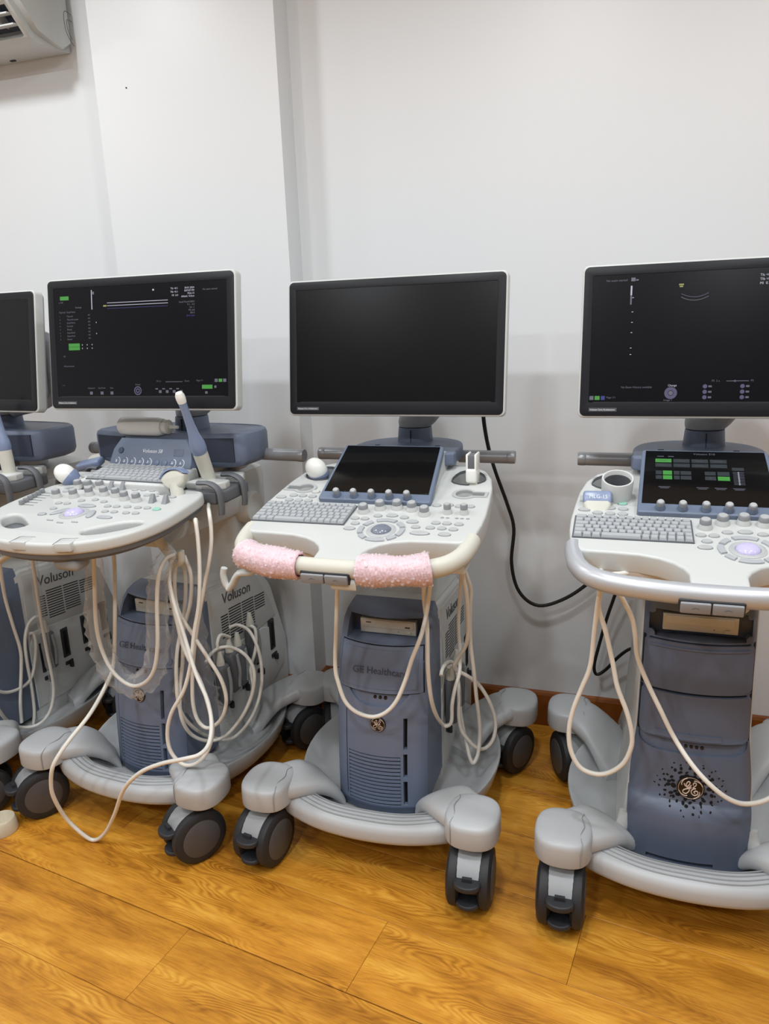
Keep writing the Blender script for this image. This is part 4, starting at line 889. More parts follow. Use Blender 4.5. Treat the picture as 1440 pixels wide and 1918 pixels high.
# ---- tower of the machine on the right (tall blue front with two drawers and a pierced speaker)
YB3 = [(0.100, 0.112), (0.125, 0.106), (0.20, 0.104), (0.240, 0.1055), (0.258, 0.110), (0.276, 0.128), (0.30, 0.132), (0.38, 0.137), (0.405, 0.142), (0.43, 0.149), (0.53, 0.152), (0.645, 0.158), (0.70, 0.166), (0.75, 0.168)]
WB3 = [(0.10, 0.129), (0.27, 0.129), (0.33, 0.126), (0.42, 0.1165), (0.53, 0.1145), (0.75, 0.1125)]
def bulgeB(q): q = min(1.0, abs(q)); return 0.026 * q * q + 0.014 * max(0.0, (q - 0.85) / 0.15) ** 2
def fnB(x, z): return interp(YB3, z) + bulgeB(x / interp(WB3, z))
def towerB_front():
    rings = []; nx = 20
    zs = sorted(set([a for a, b in YB3] + [a for a, b in WB3]))
    for z in zs:
        w = interp(WB3, z); rings.append([(w * (2 * i / nx - 1), interp(YB3, z) + bulgeB(2 * i / nx - 1), z) for i in range(nx + 1)] + [(w, 0.24, z), (-w, 0.24, z)])
    me = finish(loft_bm(rings), 'tB', 'blue3', ang=50)
    bm = bmesh.new(); add_box(bm, (0, 0.13, 0.678), (0.206, 0.14, 0.060)); bmesh.ops.bevel(bm, geom=[e for e in bm.edges if abs(e.verts[0].co.y - e.verts[1].co.y) > 0.05], offset=0.012, segments=3, affect='EDGES')
    c1 = finish(bm, 'c', 'blue3', smooth=False)
    c2 = surf(fnB, -1, 1, 0.388, 0.4165, -0.03, 0.006, 'blue3', 16, 8, edge=lambda z, a, b: (-(0.112 - 0.03 * ((0.4165 - z) / 0.0285) ** 4), 0.112 - 0.03 * ((0.4165 - z) / 0.0285) ** 4))
    c3 = surf(fnB, -0.085, 0.055, 0.130, 0.141, -0.03, 0.016, 'blue3', 10, 1)
    return boolean(me, [c1, c2, c3])
def build_towerB(root):
    tf = put('tower_front', towerB_front(), root)
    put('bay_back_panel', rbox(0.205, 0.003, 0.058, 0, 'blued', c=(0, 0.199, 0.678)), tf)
    put('bottom_slot_backing', surf(fnB, -0.085, 0.055, 0.130, 0.141, 0.014, 0.018, 'hole', 8, 1), tf)
    dr = put('disc_drive', rbox(0.150, 0.016, 0.038, 0.001, 'drive', c=(0, 0.193, 0.678)), root)
    put('drive_tray', rbox(0.136, 0.003, 0.019, 0.0008, 'cream', c=(-0.001, 0.1845, 0.6845)), dr)
    put('eject_button', rbox(0.011, 0.004, 0.0055, 0.0008, 'drive', c=(0.054, 0.184, 0.666)), dr)
    put('drive_pinhole', rbox(0.002, 0.001, 0.002, 0, 'ink2', c=(0.028, 0.1847, 0.6665)), dr)
    def drawer(z0, z1, proud, name, lip):
        e = lambda z, a, b: (-(interp(WB3, z) - 0.0035), interp(WB3, z) - 0.0035)
        put(name + '_gap', surf(fnB, -1, 1, z0 - 0.002, z1 + 0.002, -0.0008, 0.004, 'hole', 16, 4, edge=lambda z, a, b: (-(interp(WB3, z) - 0.0012), interp(WB3, z) - 0.0012)), tf)
        def e2(z, a, b):
            w = interp(WB3, z) - 0.0035; d = min(z - z0, z1 - z); r = 0.012
            if d < r: w -= r - math.sqrt(max(r * r - (r - d) ** 2, 0))
            return (-w, w)
        bm_z = [z0, z0 + 0.002, z0 + 0.005, z0 + 0.012] 
        d = put(name, surf(fnB, -1, 1, z0, z1, -proud, 0.004, 'blue3', 18, 26, edge=e2), root)
        put(name + '_lip', surf(fnB, -0.08 if lip < 0.5 else -interp(WB3, z1) + 0.014, 0.055 if lip < 0.5 else interp(WB3, z1) - 0.014, z0 + 0.004 if lip < 0.5 else z1 - 0.013, z0 + 0.016 if lip < 0.5 else z1 - 0.009, -proud - 0.003, 0.0, 'blue3', 14, 3), d)
        return d
    drawer(0.532, 0.642, 0.0055, 'upper_drawer', 1)
    drawer(0.420, 0.526, 0.0085, 'lower_drawer', 0)
    for i in range(4): put('indicator_light', lathe([(0, 0.002), (0.0034, 0.002), (0.004, -0.004), (0, -0.004)], 'black', 12), tf, (0.002 + (i - 1.5) * 0.011, fnB(0, 0.404) + 0.006, 0.404), (PI / 2, 0, 0))
    by, bz = fnB(0, 0.312), 0.312
    ge_badge(tf, 0.0285, (0.0, by - 0.0008, bz), (PI / 2 - 0.06, 0, 0))
    def dots():
        rnd = random.Random(5); bm = bmesh.new()
        for ring, (rad, n, sz) in enumerate(((0.037, 14, 0.0060), (0.046, 17, 0.0050), (0.055, 19, 0.0040), (0.065, 18, 0.0031), (0.074, 15, 0.0026))):
            for k in range(n):
                a = 2 * PI * (k + rnd.uniform(-0.25, 0.25)) / n + ring * 0.3; rr = rad + rnd.uniform(-0.003, 0.003)
                x, z = rr * math.cos(a), bz + rr * math.sin(a) * 0.78
                s = sz * rnd.uniform(0.7, 1.15); rot = rnd.uniform(0, PI); el = rnd.uniform(0.55, 0.85)
                vs = []
                for q in range(8):
                    t = 2 * PI * q / 8; px, pz = s * math.cos(t), s * el * math.sin(t); qx, qz = px * math.cos(rot) - pz * math.sin(rot), px * math.sin(rot) + pz * math.cos(rot)
                    vs.append(bm.verts.new((x + qx, fnB(x + qx, z + qz) - 0.0004, z + qz)))
                bm.faces.new(vs)
        return finish(bm, 'dots', 'hole', smooth=False)
    put('speaker_holes', dots(), tf)['kind'] = 'stuff'
    def body():
        rings = []
        for z, w, ya, yb in ((0.095, 0.150, 0.185, 0.72), (0.125, 0.150, 0.185, 0.72), (0.17, 0.138, 0.170, 0.72), (0.28, 0.1315, 0.165, 0.72), (0.42, 0.121, 0.19, 0.71), (0.64, 0.118, 0.205, 0.69), (0.75, 0.117, 0.21, 0.68)):
            rings.append([(x, (ya + yb) / 2 + y, z) for x, y in rrect(w, (yb - ya) / 2, 0.010, 4)])
        return finish(loft_bm(rings), 'bodyB', 'white')
    put('tower_body', body(), root)
    for s in (-1, 1):
        put('side_skirt', sweep([(s * 0.130, 0.150, 0.215), (s * 0.142, 0.145, 0.165), (s * 0.166, 0.150, 0.128), (s * 0.175, 0.165, 0.112)], 0.016, 'white', 10, 4, ell=0.45, up=(0, 1, 0)), root)
    def col():
        rings = []
        for z, w, ya, yb in ((0.735, 0.112, 0.20, 0.66), (0.80, 0.11, 0.20, 0.65), (0.90, 0.11, 0.30, 0.64)):
            rings.append([(x, (ya + yb) / 2 + y, z) for x, y in rrect(w, (yb - ya) / 2, 0.02, 4)])
        return finish(loft_bm(rings), 'col', 'blue3')
    put('column_cover', col(), root)

# ---- console of the two machines on the left
SB = 0.12; KB_ = 1 / math.cos(math.atan(SB))
def build_consoleB(root, keys=True, handles=(-1, 1)):
    half = [(0.0, -0.152), (0.07, -0.147), (0.13, -0.130), (0.185, -0.098), (0.225, -0.055), (0.250, 0.0), (0.260, 0.06), (0.258, 0.13), (0.252, 0.185), (0.240, 0.215), (0.215, 0.228), (0.12, 0.232)]
    out = smooth_poly([(x, y * KB_) for x, y in half] + [(-x, y * KB_) for x, y in reversed(half[1:])], 3)
    hl = smooth_poly([(-0.172, -0.042), (-0.180, -0.022), (-0.170, -0.006), (-0.140, -0.010), (-0.095, -0.036), (-0.070, -0.058), (-0.088, -0.080), (-0.130, -0.072)], 3)
    hr = smooth_poly([(0.102, -0.062), (0.122, -0.036), (0.165, 0.002), (0.205, 0.014), (0.222, 0.002), (0.205, -0.028), (0.160, -0.066), (0.122, -0.080)], 3)
    def slot(s): return smooth_poly([(s * 0.118, 0.192), (s * 0.122, 0.214), (s * 0.175, 0.216), (s * 0.190, 0.205), (s * 0.180, 0.186)], 3)
    def deck(): return plate(out, 0.030, 'white', 0.008, holes=(hl, hr, slot(1), slot(-1)), z0=-0.030)
    cp = console_frame(root, 'control_panel', cached('deckB', deck), 0.9, SB)
    def under():
        rings = []
        for s, z in ((0.985, -0.026), (0.975, -0.040), (0.90, -0.052), (0.70, -0.062), (0.5, -0.066)): rings.append([(x * s, 0.04 + (y - 0.04) * s, z) for x, y in out])
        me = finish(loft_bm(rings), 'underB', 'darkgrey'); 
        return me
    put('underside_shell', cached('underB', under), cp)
    for x in (0.0, 0.115):
        l = put('front_latch', cached('latchB', lambda: rbox(0.040, 0.036, 0.020, 0.003, 'white')), cp, (x, -0.138 + (0.012 if x else 0.0), -0.0085), (R(-4), 0, R(4) if not x else R(14)))
        put('latch_gap', cached('latchG', lambda: sweep([(-0.0207, -0.018, 0.0085), (-0.0207, 0.015, 0.0098), (-0.017, 0.0185, 0.0098), (0.0207, 0.0185, 0.0098)], 0.0007, 'darkgrey', 5, 1)), l)
    put('under_latch', cached('ulatch', lambda: rbox(0.07, 0.05, 0.03, 0.012, 'shell_grey', 3)), cp, (0.09, -0.10, -0.062))
    if keys:
        for u, v in ((-0.149, 0.118), (-0.099, 0.126), (-0.066, 0.147), (-0.023, 0.154), (0.018, 0.151), (0.061, 0.133), (0.103, 0.128), (-0.146, 0.192), (-0.112, 0.194), (-0.075, 0.197)): knob(cp, u, v * KB_, 0.0105, 0.022, 'white')
        def toggle():
            bm = bmesh.new(); A = [bm.verts.new(p) for p in ((-0.007, -0.010, 0), (0.007, -0.010, 0), (0.007, 0.008, 0), (-0.007, 0.008, 0))]; B = [bm.verts.new(p) for p in ((-0.005, 0.004, 0.020), (0.005, 0.004, 0.020), (0.005, 0.008, 0.020), (-0.005, 0.008, 0.020))]
            for k in range(4): bm.faces.new((A[k], A[(k + 1) % 4], B[(k + 1) % 4], B[k]))
            bm.faces.new(A); bm.faces.new(B); return finish(bm, 'toggle', 'knob', smooth=False)
        for u, v in ((-0.038, 0.199), (-0.001, 0.200), (0.150, 0.130), (0.189, 0.131)): put('toggle_switch', cached('toggle', toggle), cp, (u, v * KB_, 0))
        for k in range(6):
            u, v = -0.205 - 0.0034 * k, (0.055 + 0.0172 * k) * KB_
            s = put('slide_control', cached('slider', lambda: rbox(0.010, 0.011, 0.012, 0.002, 'knob', c=(0, 0, 0.006))), cp, (u, v, 0))
            put('slide_track', cached('strack', lambda: rbox(0.050, 0.0018, 0.0008, 0, 'darkgrey')), s, (0.014, 0, 0.0003))
        for u, v in ((-0.160, 0.161), (-0.055, 0.106), (-0.021, 0.118), (0.015, 0.109), (-0.106, 0.080), (-0.079, 0.081), (-0.088, 0.044), (0.050, 0.083), (0.076, 0.085), (0.107, 0.088), (0.139, 0.088), (0.166, 0.090), (0.070, 0.051), (0.097, 0.052), (0.133, 0.052), (0.160, 0.054), (0.036, 0.203), (0.063, 0.205), (0.091, 0.205), (0.073, 0.165), (0.101, 0.170), (0.128, 0.168), (0.181, 0.170)): oval_button(cp, u, v * KB_, 0.0092, 0.0070)
        oval_button(cp, -0.087, 0.006, 0.0115, 0.008, 'key'); oval_button(cp, 0.196, 0.087 * KB_, 0.0105, 0.008, 'teal'); oval_button(cp, 0.098, 0.017, 0.021, 0.008, 'key')
        for u, v in ((-0.031, -0.025), (0.009, -0.034), (0.045, -0.024)): put('bar_button', cached('barb', lambda: rbox(0.018, 0.0042, 0.004, 0.0012, 'key')), cp, (u, v, 0.001))
        trackball(cp, -0.004, 0.026, 0.024, True)
        for u, v, rot in ((-0.050, 0.030, R(62)), (-0.009, 0.076, R(2)), (0.045, 0.030, R(-62))): oval_button(cp, u, v, 0.025, 0.0095, 'key', rot)
    # raised keyboard deck
    def kdeck():
        o = [(-0.150, -0.012), (0.145, -0.012), (0.150, 0.0), (0.148, 0.112), (-0.150, 0.112), (-0.155, 0.0)]
        return plate(o, 0.034, 'shell', 0.005, z0=-0.034)
    kd = put('keyboard_deck', cached('kdeckB', kdeck), root, (0, 0.212, 0.9435), (math.atan(0.2), 0, 0))
    if keys: build_keyboard(kd, -0.137, 0.122, 0.0, 0.100, 0.0)
    # blue function panel
    pa = math.atan2(1.039 - 0.965, 0.341 - 0.306)
    def fpanel():
        o = [(-0.140, 0.0), (0.140, 0.0), (0.133, 0.05), (0.112, 0.084), (-0.112, 0.084), (-0.133, 0.05)]
        return plate(o, 0.030, 'bluel', 0.004, z0=-0.030)
    fp = put('function_panel', cached('fpB', fpanel), root, (0, 0.306, 0.963), (pa, 0, 0))
    if keys:
        for k in range(9):
            u = -0.112 + 0.0272 * k
            b = put('function_key', cached('fkey', lambda: lathe([(0, 0.003), (0.0085, 0.003), (0.0098, 0.002), (0.0098, -0.001), (0, -0.001)], 'blue', 20)), fp, (u, 0.015, 0.0))
            if k not in (5, 6):
                put('key_arc', cached('karc', lambda: sweep([(0.0112 * math.cos(R(a)), 0.0112 * math.sin(R(a)), 0.0008) for a in range(-75, 76, 25)], 0.0012, 'print_white', 5, 2)), b)
                put('key_icon', cached('kicon', lambda: join_me([(rbox(0.0016, 0.008, 0.0006, 0, None), Matrix.Rotation(0.4, 4, 'Z') @ T((0.001, 0, 0.0032))), (rbox(0.006, 0.0016, 0.0006, 0, None), T((0, -0.002, 0.0032)))], 'print_white')), b)
        put('panel_lettering', cached('s8', lambda: text_me('Voluson S8', 0.0150, 'print_white', 0.0004, 'CENTER', 0.15)), fp, (0.004, 0.042, 0.0002))
        put('power_button', cached('pwr', lambda: lathe([(0, 0.003), (0.008, 0.003), (0.0095, 0.0), (0, 0.0)], 'blued', 20)), fp, (-0.104, 0.046, 0.0))
        put('card_door', cached('cdoor', lambda: rbox(0.032, 0.020, 0.0016, 0.0006, 'blue')), fp, (0.092, 0.044, 0.0))
    # speaker housing behind
    def spk():
        o = smooth_poly([(-0.252, 0.395), (-0.19, 0.372), (-0.10, 0.362), (0.10, 0.362), (0.19, 0.372), (0.252, 0.395), (0.262, 0.44), (0.255, 0.52), (0.20, 0.565), (0.0, 0.58), (-0.20, 0.565), (-0.255, 0.52), (-0.262, 0.44)], 4)
        rings = []
        for s, z in ((0.90, 0.955), (0.97, 0.962), (1.0, 0.976), (1.0, 1.036), (0.985, 1.046), (0.95, 1.0505), (0.94, 1.0485)): rings.append([(x * s, 0.47 + (y - 0.47) * s, z) for x, y in o])
        return finish(loft_bm(rings), 'spk', 'blue')
    sp = put('speaker_housing', cached('spkB', spk), root)
    for s in (-1, 1):
        def gr():
            f = lambda x, z: 0.3655 + 0.027 * ((abs(x) - 0.10) / 0.14)
            me = surf(f, s * 0.118, s * 0.232, 0.974, 1.038, -0.012, 0.010, 'grille', 8, 3); return me
        put('speaker_grille', cached('gr%d' % s, gr), sp)
    def casing():
        rings = []
        for z, w, ya, yb in ((0.50, 0.11, 0.44, 0.70), (0.62, 0.13, 0.48, 0.70), (0.88, 0.142, 0.48, 0.69), (0.905, 0.138, 0.485, 0.685), (0.918, 0.12, 0.50, 0.67)):
            rings.append([(x, (ya + yb) / 2 + y, z) for x, y in rrect(w, (yb - ya) / 2, 0.035, 5)])
        return finish(loft_bm(rings), 'casing', 'white')
    put('rear_casing', cached('casB', casing), root)
    put('housing_post', cached('hpost', lambda: rbox(0.20, 0.12, 0.08, 0.01, 'shell', c=(0, 0.50, 0.935))), root)
    put('console_support', cached('supB', lambda: rbox(0.30, 0.40, 0.085, 0.012, 'shell', c=(0.0, 0.34, 0.832))), root)
    put('support_hub', cached('shub', lambda: lathe([(0, -0.03), (0.045, -0.03), (0.05, -0.02), (0.05, 0.02), (0.045, 0.03), (0, 0.03)], 'white', 24, 'X')), root, (0.150, 0.55, 0.80))
    for s in handles:
        h = put('rear_handle', cached('rhB%d' % s, lambda: sweep([(s * 0.19, 0.51, 0.974), (s * 0.30, 0.505, 0.974), (s * 0.362, 0.505, 0.974)], 0.0175, 'steel', 18, 3)), root)
        put('handle_end', cached('rhBe%d' % s, lambda: lathe([(0, 0), (0.0185, 0), (0.0185, 0.016), (0.017, 0.019), (0, 0.019)], 'steel', 20, 'X')), h, (s * 0.362, 0.505, 0.974), (0, 0, 0 if s > 0 else PI))
        put('handle_bracket', cached('rhBb%d' % s, lambda: sweep([(s * 0.10, 0.56, 0.925), (s * 0.15, 0.545, 0.934), (s * 0.18, 0.52, 0.960), (s * 0.21, 0.51, 0.974)], 0.024, 'silver', 14, 4, ell=0.55, up=(0, -0.3, 1))), h)
    # probe holder racks left and right of the keyboard
    for s in (-1, 1):
        rk = put('probe_rack', cached('rack%d' % s, lambda: plate([(s * 0.155, 0.262), (s * 0.250, 0.262), (s * 0.262, 0.285), (s * 0.255, 0.315), (s * 0.155, 0.325)][::s], 0.022, 'white', 0.006, z0=0.918)), root)
        put('rack_underside', cached('racku%d' % s, lambda: plate([(s * 0.150, 0.240), (s * 0.252, 0.250), (s * 0.266, 0.285), (s * 0.256, 0.40), (s * 0.150, 0.40)][::s], 0.036, 'darkgrey', 0.008, z0=0.884)), rk)
        put('rack_rear', cached('rackr%d' % s, lambda: plate([(s * 0.150, 0.372), (s * 0.240, 0.372), (s * 0.250, 0.39), (s * 0.235, 0.42), (s * 0.150, 0.42)][::s], 0.028, 'white', 0.007, z0=0.912)), rk)
        for k, yy in enumerate((0.235, 0.345)):
            put('rack_clip', cached('rclip%d%d' % (s, k), lambda: sweep([(s * 0.212, yy, 0.945), (s * 0.246, yy + 0.004, 0.944), (s * 0.268, yy + 0.008, 0.926), (s * 0.272, yy + 0.010, 0.885), (s * 0.270, yy + 0.010, 0.862)], 0.006, 'darkgrey', 10, 4, ell=1.9, up=(0, 1, 0))), rk)
    # cable hooks under the console
    hk = put('cable_hook', cached('hkB', lambda: sweep([(0.130, 0.13, 0.862), (0.150, 0.14, 0.815), (0.170, 0.15, 0.778), (0.178, 0.15, 0.765)], 0.018, 'shell', 10, 4, ell=0.5, up=(0, 1, 0))), root)
    put('hook_tip', cached('hkBt', lambda: sweep([(0.178, 0.15, 0.762), (0.196, 0.145, 0.756), (0.210, 0.14, 0.766), (0.212, 0.138, 0.792)], 0.0095, 'cream', 10, 4)), hk)
    h2 = put('cable_hook', cached('hkB2', lambda: sweep([(-0.02, -0.06, 0.862), (-0.06, -0.085, 0.842), (-0.11, -0.09, 0.822), (-0.16, -0.09, 0.795)], 0.015, 'cream', 10, 4, ell=0.45, up=(0, 0, 1))), root)
    return cp

# ------------------------------------------------------------------ the four machines
def Wm(root): return Matrix.Translation(root.location) @ Matrix.Rotation(root.rotation_euler[2], 4, 'Z')
GRP = 'ultrasound machines in a row along the wall'
m2 = empty('ultrasound_machine', 'ultrasound machine with pink bubble wrap on its handle and a blank dark monitor', 'ultrasound machine', (-0.555, 1.41, 0), 0, GRP)
build_base(m2, (R(-10), R(3), R(20), R(-28)))
build_towerA(m2, True)
build_consoleA(m2, False, 'cream', False)
build_monitor(m2, (0.0, 0.3935, 1.268), 0)
build_neck(m2, 0.0, 0.586, 1.0, (0.0, 0.45, 1.26))
connector(m2, 0.372, 0.318); connector(m2, 0.452, 0.325)
hk = put('cable_hook', sweep([(-0.190, -0.02, 0.825), (-0.215, -0.025, 0.800), (-0.245, -0.03, 0.796), (-0.262, -0.03, 0.772), (-0.274, -0.03, 0.758)], 0.014, 'white', 10, 4, ell=0.55, up=(0, 0, 1)), m2)
put('hook_tip', sweep([(-0.272, -0.03, 0.757), (-0.282, -0.03, 0.768), (-0.286, -0.03, 0.790), (-0.282, -0.03, 0.806)], 0.0075, 'white', 10, 4), hk)
put('hook_plate', rbox(0.06, 0.05, 0.02, 0.006, 'shell', c=(0.225, 0.06, 0.815)), m2)

m3 = empty('ultrasound_machine', 'ultrasound machine with silver handle, lit touch panel and speckled speaker front, at the right edge', 'ultrasound machine', (0.18, 1.41, 0), 0, GRP)
build_base(m3, (R(1), R(4), R(24), R(-12)))
build_towerB(m3)
build_consoleA(m3, True, 'silver', True)
build_monitor(m3, (0.006, 0.3935, 1.2665), 0, gfx_m3, True)
build_neck(m3, 0.02, 0.586, 1.0, (0.0, 0.45, 1.26))

m1 = empty('ultrasound_machine', 'ultrasound machine with coiled cream cables, tall blue probe and a lit monitor', 'ultrasound machine', (-1.26, 1.392, 0), R(-4.2), GRP)
build_base(m1, (R(-32), R(-30), R(15), R(-25)))
build_towerA(m1, True)
build_consoleB(m1)
inv1 = Wm(m1).inverted()
mp = inv1 @ Vector((-1.205, 1.673, 1.298))
build_monitor(m1, mp, R(4.2), gfx_m1, True)
build_neck(m1, 0.035, 0.475, 1.045, (mp.x, mp.y + 0.055, 1.27))
for y, z in ((0.350, 0.305), (0.40, 0.325), (0.445, 0.325), (0.52, 0.36)): connector(m1, y, z)

m0 = empty('ultrasound_machine', 'ultrasound machine cut off at the left edge, showing its pale vented side with open sockets', 'ultrasound machine', (-1.95, 1.40, 0), R(-5), GRP)
build_base(m0, (R(-35), R(-38), R(10), R(-20)))
build_towerA(m0, True)
build_consoleB(m0, False, (-1,))
build_monitor(m0, (0.031, 0.375, 1.281), 0)
build_neck(m0, 0.035, 0.475, 1.045, (0.06, 0.44, 1.25))
connector(m0, 0.40, 0.318)
put('monitor_arm_elbow', lathe([(0, -0.03), (0.034, -0.03), (0.038, -0.02), (0.038, 0.02), (0.034, 0.03), (0, 0.03)], 'shell_grey', 22, 'X'), m0, (0.250, 0.455, 1.30), (0, 0, R(-20)))
put('monitor_arm_link', sweep([(0.262, 0.455, 1.30), (0.275, 0.46, 1.22), (0.25, 0.465, 1.14), (0.08, 0.47, 1.10)], 0.022, 'shell_grey', 14, 5), m0)

# ------------------------------------------------------------------ probes and cables
CR = 0.0052
def wpts(root, pts): 
    m = Wm(root); return [m @ Vector(p) for p in pts]
def cable_child(root_obj, pts, r=CR, m='cable', name='cable'):
    me = sweep(pts, r, m, 8, 6); o = put(name, me, root_obj); o.location = -root_obj.location; return o
def probe(name, label, loc, group='ultrasound probes'): return empty(name, label, 'probe', loc, 0, group)
def ellipsoid(rx, ry, rz, m, z0=-1.0, n=24):
    prof = []
    for k in range(13):
        a = math.acos(max(-1, min(1, z0))) * (1 - k / 12); prof.append((math.sin(a), math.cos(a)))
    me = lathe(prof, m, n); me.transform(Matrix.Diagonal((rx, ry, rz, 1))); return me
def volume_probe(label, loc, rot, cab):
    p = probe('volume_probe', label, loc)
    e = Vector(rot).to_track_quat('Z', 'Y').to_matrix().to_4x4()
    def add(nm, me): me.transform(e); return put(nm, me, p)
    add('probe_head', ellipsoid(0.031, 0.026, 0.032, 'probe_white', -0.35))
    b = lathe([(0.93, -0.35), (1.0, -0.30), (0.97, -0.62), (0.78, -0.95), (0.60, -1.25)], 'probe_blue', 28, cap=True); b.transform(Matrix.Diagonal((0.0315, 0.0265, 0.032, 1))); add('probe_collar', b)
    g = lathe([(0.0, -0.034), (0.019, -0.034), (0.017, -0.055), (0.014, -0.10), (0.009, -0.125), (0.0, -0.125)], 'cream', 20); add('probe_grip', g)
    if cab: cable_child(p, cab)
    return p
def WP(root, p): return Wm(root) @ Vector(p)
pv2 = WP(m2, (-0.206, 0.345, 0.960))
volume_probe('white and blue dome probe in the holder of the bubble-wrapped machine', pv2, (-0.22, -0.42, 0.85), wpts(m2, [(-0.198, 0.40, 0.875), (-0.16, 0.30, 0.80), (-0.08, 0.12, 0.785)] + CABLES['m2_front'] + [(0.19, 0.16, 0.80)]))
pv1 = WP(m1, (-0.216, 0.222, 0.952))
volume_probe('white and blue dome probe on the left of the console with lit violet trackball', pv1, (-0.62, -0.30, 0.62), None)
def linear_upright():
    L = WP(m2, (0.2115, 0.345, 0.94)); p = probe('linear_probe', 'slim white probe with grey face standing upright in right holder beside the blank touch panel', L)
    put('probe_grip', rbox(0.026, 0.040, 0.075, 0.007, 'cream', 3, c=(0, 0.002, -0.022)), p)
    put('probe_head', rbox(0.027, 0.052, 0.036, 0.006, 'probe_white', 3, c=(0, 0.0, 0.018)), p)
    for s in (-1, 1): put('probe_prong', rbox(0.0055, 0.046, 0.042, 0.002, 'probe_white', 2, c=(s * 0.0105, 0.0, 0.050)), p)
    put('probe_lens', rbox(0.016, 0.044, 0.044, 0.002, 'darkgrey', 2, c=(0, 0, 0.046)), p)
    cable_child(p, wpts(m2, [(0.212, 0.345, 0.88), (0.20, 0.30, 0.83), (0.165, 0.15, 0.80)] + CABLES['m2_b']))
linear_upright()
def linear_flat():
    L = WP(m3, (-0.224, 0.238, 0.931)); p = probe('linear_probe', 'blue and cream probe lettered MLG-15 lying in left holder below the grey cup', L)
    rz = R(4); e = Matrix.Rotation(rz, 4, 'Z') @ Matrix.Rotation(R(-34), 4, 'X')
    def add(nm, me, par=p): me.transform(e); return put(nm, me, par)
    def hd():
        rings = []
        for w, h, z in ((0.0275, 0.010, -0.014), (0.0305, 0.0125, -0.006), (0.0305, 0.0125, 0.012), (0.0285, 0.0105, 0.017)): rings.append([(x, y, z) for x, y in rrect(w, h, 0.005, 3)])
        return finish(loft_bm(rings), 'hd', 'probe_blue')
    h = add('probe_head', hd())
    add('probe_lens', rbox(0.050, 0.014, 0.004, 0.001, 'darkgrey', 1, c=(0, 0, 0.0165)))
    def gp():
        rings = []
        for w, h, z in ((0.010, 0.009, -0.075), (0.014, 0.011, -0.05), (0.020, 0.0115, -0.032), (0.0295, 0.0118, -0.018), (0.030, 0.0122, -0.007)): rings.append([(x, y, z) for x, y in rrect(w, h, 0.0075, 3)])
        return finish(loft_bm(rings), 'gp', 'cream')
    add('probe_grip', gp())
    tm = text_me('MLG-15', 0.0118, 'print_white', 0.0003, 'CENTER'); tm.transform(T((0.002, -0.0127, -0.001)) @ Matrix.Rotation(PI / 2, 4, 'X')); add('probe_lettering', tm)
    cable_child(p, wpts(m3, [(-0.224, 0.21, 0.872), (-0.215, 0.10, 0.83)] + CABLES['m3_a'] + [(-0.15, 0.05, 0.83)]))
linear_flat()
cup = put('gel_cup', lathe([(0.0, 0.004), (0.027, 0.004), (0.0285, 0.010), (0.0295, 0.048), (0.0305, 0.0495), (0.0335, 0.0495), (0.0345, 0.047), (0.0330, 0.0), (0.0, 0.0)], 'shell', 32), m3, (-0.184, 0.283, 0.9300), (R(22), R(2), 0)); cup.name = 'probe_cup'
put('cup_lining', lathe([(0.0, 0.0045), (0.0272, 0.0048), (0.0297, 0.046)], 'darkgrey', 32, cap=False), cup)
def endo(root, label, base, tip, cab):
    b, t = WP(root, base), WP(root, tip); p = probe('endocavity_probe', label, b); ax = (t - b); L = ax.length; q = ax.to_track_quat('Z', 'X').to_matrix().to_4x4()
    def add(nm, me): me.transform(q); return put(nm, me, p)
    add('probe_grip', lathe([(0, -0.04), (0.012, -0.04), (0.016, -0.01), (0.0185, 0.03), (0.0195, L * 0.37), (0, L * 0.37)], 'cream', 20))
    add('probe_body', lathe([(0.0195, L * 0.36), (0.0215, L * 0.40), (0.0205, L * 0.46), (0.0145, L * 0.55), (0.0115, L * 0.66), (0.0100, L * 0.80), (0.0105, L * 0.905), (0, L * 0.905)], 'probe_blue', 20))
    add('probe_tip', lathe([(0.0112, L * 0.895), (0.0122, L * 0.93), (0.0118, L * 0.965), (0.0085, L * 0.992), (0, L)], 'probe_white', 20))
    if cab: cable_child(p, cab)
endo(m1, 'tall slim blue probe with white tip standing in front of the lit monitor', (0.190, 0.322, 0.925), (0.205, 0.205, 1.180), wpts(m1, [(0.19, 0.325, 0.89), (0.235, 0.25, 0.90)][:1] + [(0.235, 0.24, 0.885)] + list(reversed(CABLES['m1_l2']))))
endo(m0, 'blue and cream probe cut off by the left edge of the picture', (0.222, 0.30, 0.915), (0.200, 0.30, 1.165), None)
